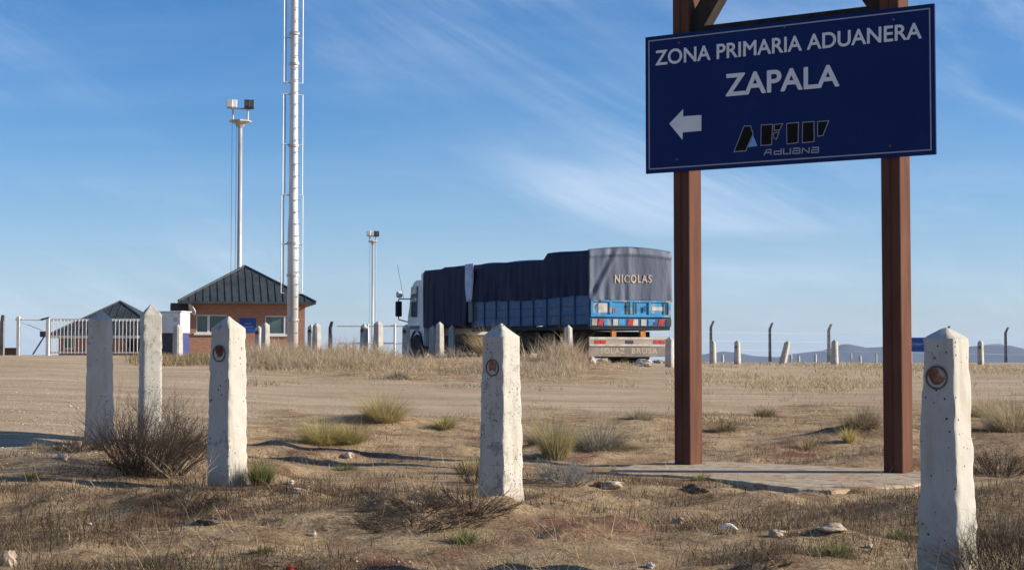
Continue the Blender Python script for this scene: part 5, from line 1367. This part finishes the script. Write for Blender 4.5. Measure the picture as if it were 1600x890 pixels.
bush('dry_bush', 125, 703, 26, 90, M['twig'], 90, 'low dark twiggy growth left of the shaded bollard foot', seed=2, flatness=0.6, thick=0.0035)
bush('dry_bush', 300, 762, 70, 90, M['twig_pale'], 16, 'pale bare stalks leaning left of the smooth bollard', seed=3, thick=0.0035, levels=1, tilt=(-0.5, -0.1), straight=0.25)
bush('dry_bush', 290, 790, 32, 180, M['twig'], 140, 'flat brown twig mat in front of the smooth bollard', seed=4, thick=0.003, flatness=0.5)
bush('dry_bush', 650, 806, 34, 330, M['twig'], 240, 'wide dark wiry mat left of the pitted bollard foot', seed=5, thick=0.003, flatness=0.45)
bush('dry_bush', 735, 795, 44, 180, M['twig'], 60, 'raised wiry tangle at the foot of the pitted bollard', seed=6, thick=0.003, flatness=0.7)
bush('dry_bush', 745, 755, 40, 60, M['twig'], 40, 'dark wiry tuft hugging the left side of the pitted bollard', seed=7, thick=0.003)
bush('dry_bush', 885, 752, 34, 100, noise_mat('grey_blue_twigs', (0.17, 0.17, 0.16), (0.30, 0.30, 0.28), 4, 0.9, 0), 90, 'grey-blue low shrub right of the pitted bollard', seed=8, thick=0.0032)
bush('dry_bush', 1560, 740, 46, 150, M['twig'], 90, 'dark low shrub right of the nearest bollard', seed=9, thick=0.0035, flatness=0.7)
bush('dry_bush', 1572, 905, 95, 190, M['twig'], 90, 'brown twiggy bush in the bottom right corner', seed=10, thick=0.0026)
bush('dry_bush', 1568, 850, 60, 150, M['twig_pale'], 60, 'paler brown bush just above the bottom right corner', seed=14, thick=0.0024)
bush('dry_bush', 1492, 905, 95, 90, M['twig_pale'], 34, 'pale twigs rising in front of the nearest bollard foot', seed=11, thick=0.0020)
bush('dry_bush', 212, 548, 44, 44, M['black'], 60, 'dark bush at the right end of the gate', seed=12, thick=0.03, levels=1)
bush('dry_bush', 1180, 885, 26, 150, M['twig'], 60, 'flat dark twig mat at the bottom edge, centre right', seed=13, thick=0.0026, flatness=0.5)
bush('dry_bush', 975, 730, 14, 70, M['twig_pale'], 14, 'few pale sprigs at the left tip of the footing', seed=15, thick=0.002, levels=1)

# loose gravel
def gravel(name, n, y0, y1, pxa, pxb, dens, size, cols, label):
    b_ = scatter(n, y0, y1, pxa, pxb, dens); n = len(b_)
    octa = np.array([(1, 0, 0), (0, 1, 0), (-1, 0, 0), (0, -1, 0), (0.25, 0.15, 0.5), (0, 0, -0.4)], float)
    tri = np.array([(0, 1, 4), (1, 2, 4), (2, 3, 4), (3, 0, 4), (1, 0, 5), (2, 1, 5), (3, 2, 5), (0, 3, 5)])
    s_ = size * rng.gamma(3, 0.33, n); a = rng.uniform(0, 6.3, n)
    v = octa[None] * (1 + rng.normal(0, 0.22, (n, 6, 1))) * s_[:, None, None]
    ca, sa = np.cos(a)[:, None], np.sin(a)[:, None]
    v = np.stack([v[:, :, 0] * ca * 1.2 - v[:, :, 1] * sa, v[:, :, 0] * sa * 1.2 + v[:, :, 1] * ca, v[:, :, 2]], 2) + b_[:, None, :] + np.array([0, 0, 0.004])
    f = (np.arange(n) * 6)[:, None, None] + tri[None]
    o = fast_mesh(name, v.reshape(-1, 3), f.reshape(-1, 3), M['pebble'], smooth=False, tint=np.repeat(tints(n, cols), 6, axis=0))
    tag(o, label, 'gravel', kind='stuff'); return o
GRV = [(0.44, 0.37, 0.31), (0.34, 0.27, 0.21), (0.55, 0.49, 0.42), (0.25, 0.19, 0.15)]
gravel('track_gravel', 60000, 10, 60, -300, 1300, lambda x, y: (1 - veg_mask(x, y)) * np.clip(1.3 - (800 + F * x / y) / 900, 0.12, 1), 0.006, [(0.48, 0.39, 0.30), (0.40, 0.32, 0.24), (0.54, 0.46, 0.37), (0.34, 0.26, 0.19)], 'loose pale gravel over the bare track at left')
gravel('verge_pebbles', 16000, 5.6, 22, -350, 1950, lambda x, y: veg_mask(x, y) * np.clip((fbm(x, y, 3, 15) - 0.4) * 3, 0.1, 1) * (1 - pad_mask(x, y) * 0.8), 0.0055, GRV, 'small pebbles strewn among the near dry grass')
gravel('verge_stones', 1500, 5.6, 24, -350, 1950, lambda x, y: np.clip((fbm(x * 1.2, y * 1.2, 3, 25) - 0.4) * 3, 0.05, 1) * (1 - pad_mask(x, y) * 0.8), 0.010, [(0.34, 0.27, 0.20), (0.26, 0.19, 0.14), (0.20, 0.15, 0.11), (0.42, 0.35, 0.28)], 'odd larger stones strewn over the near ground')
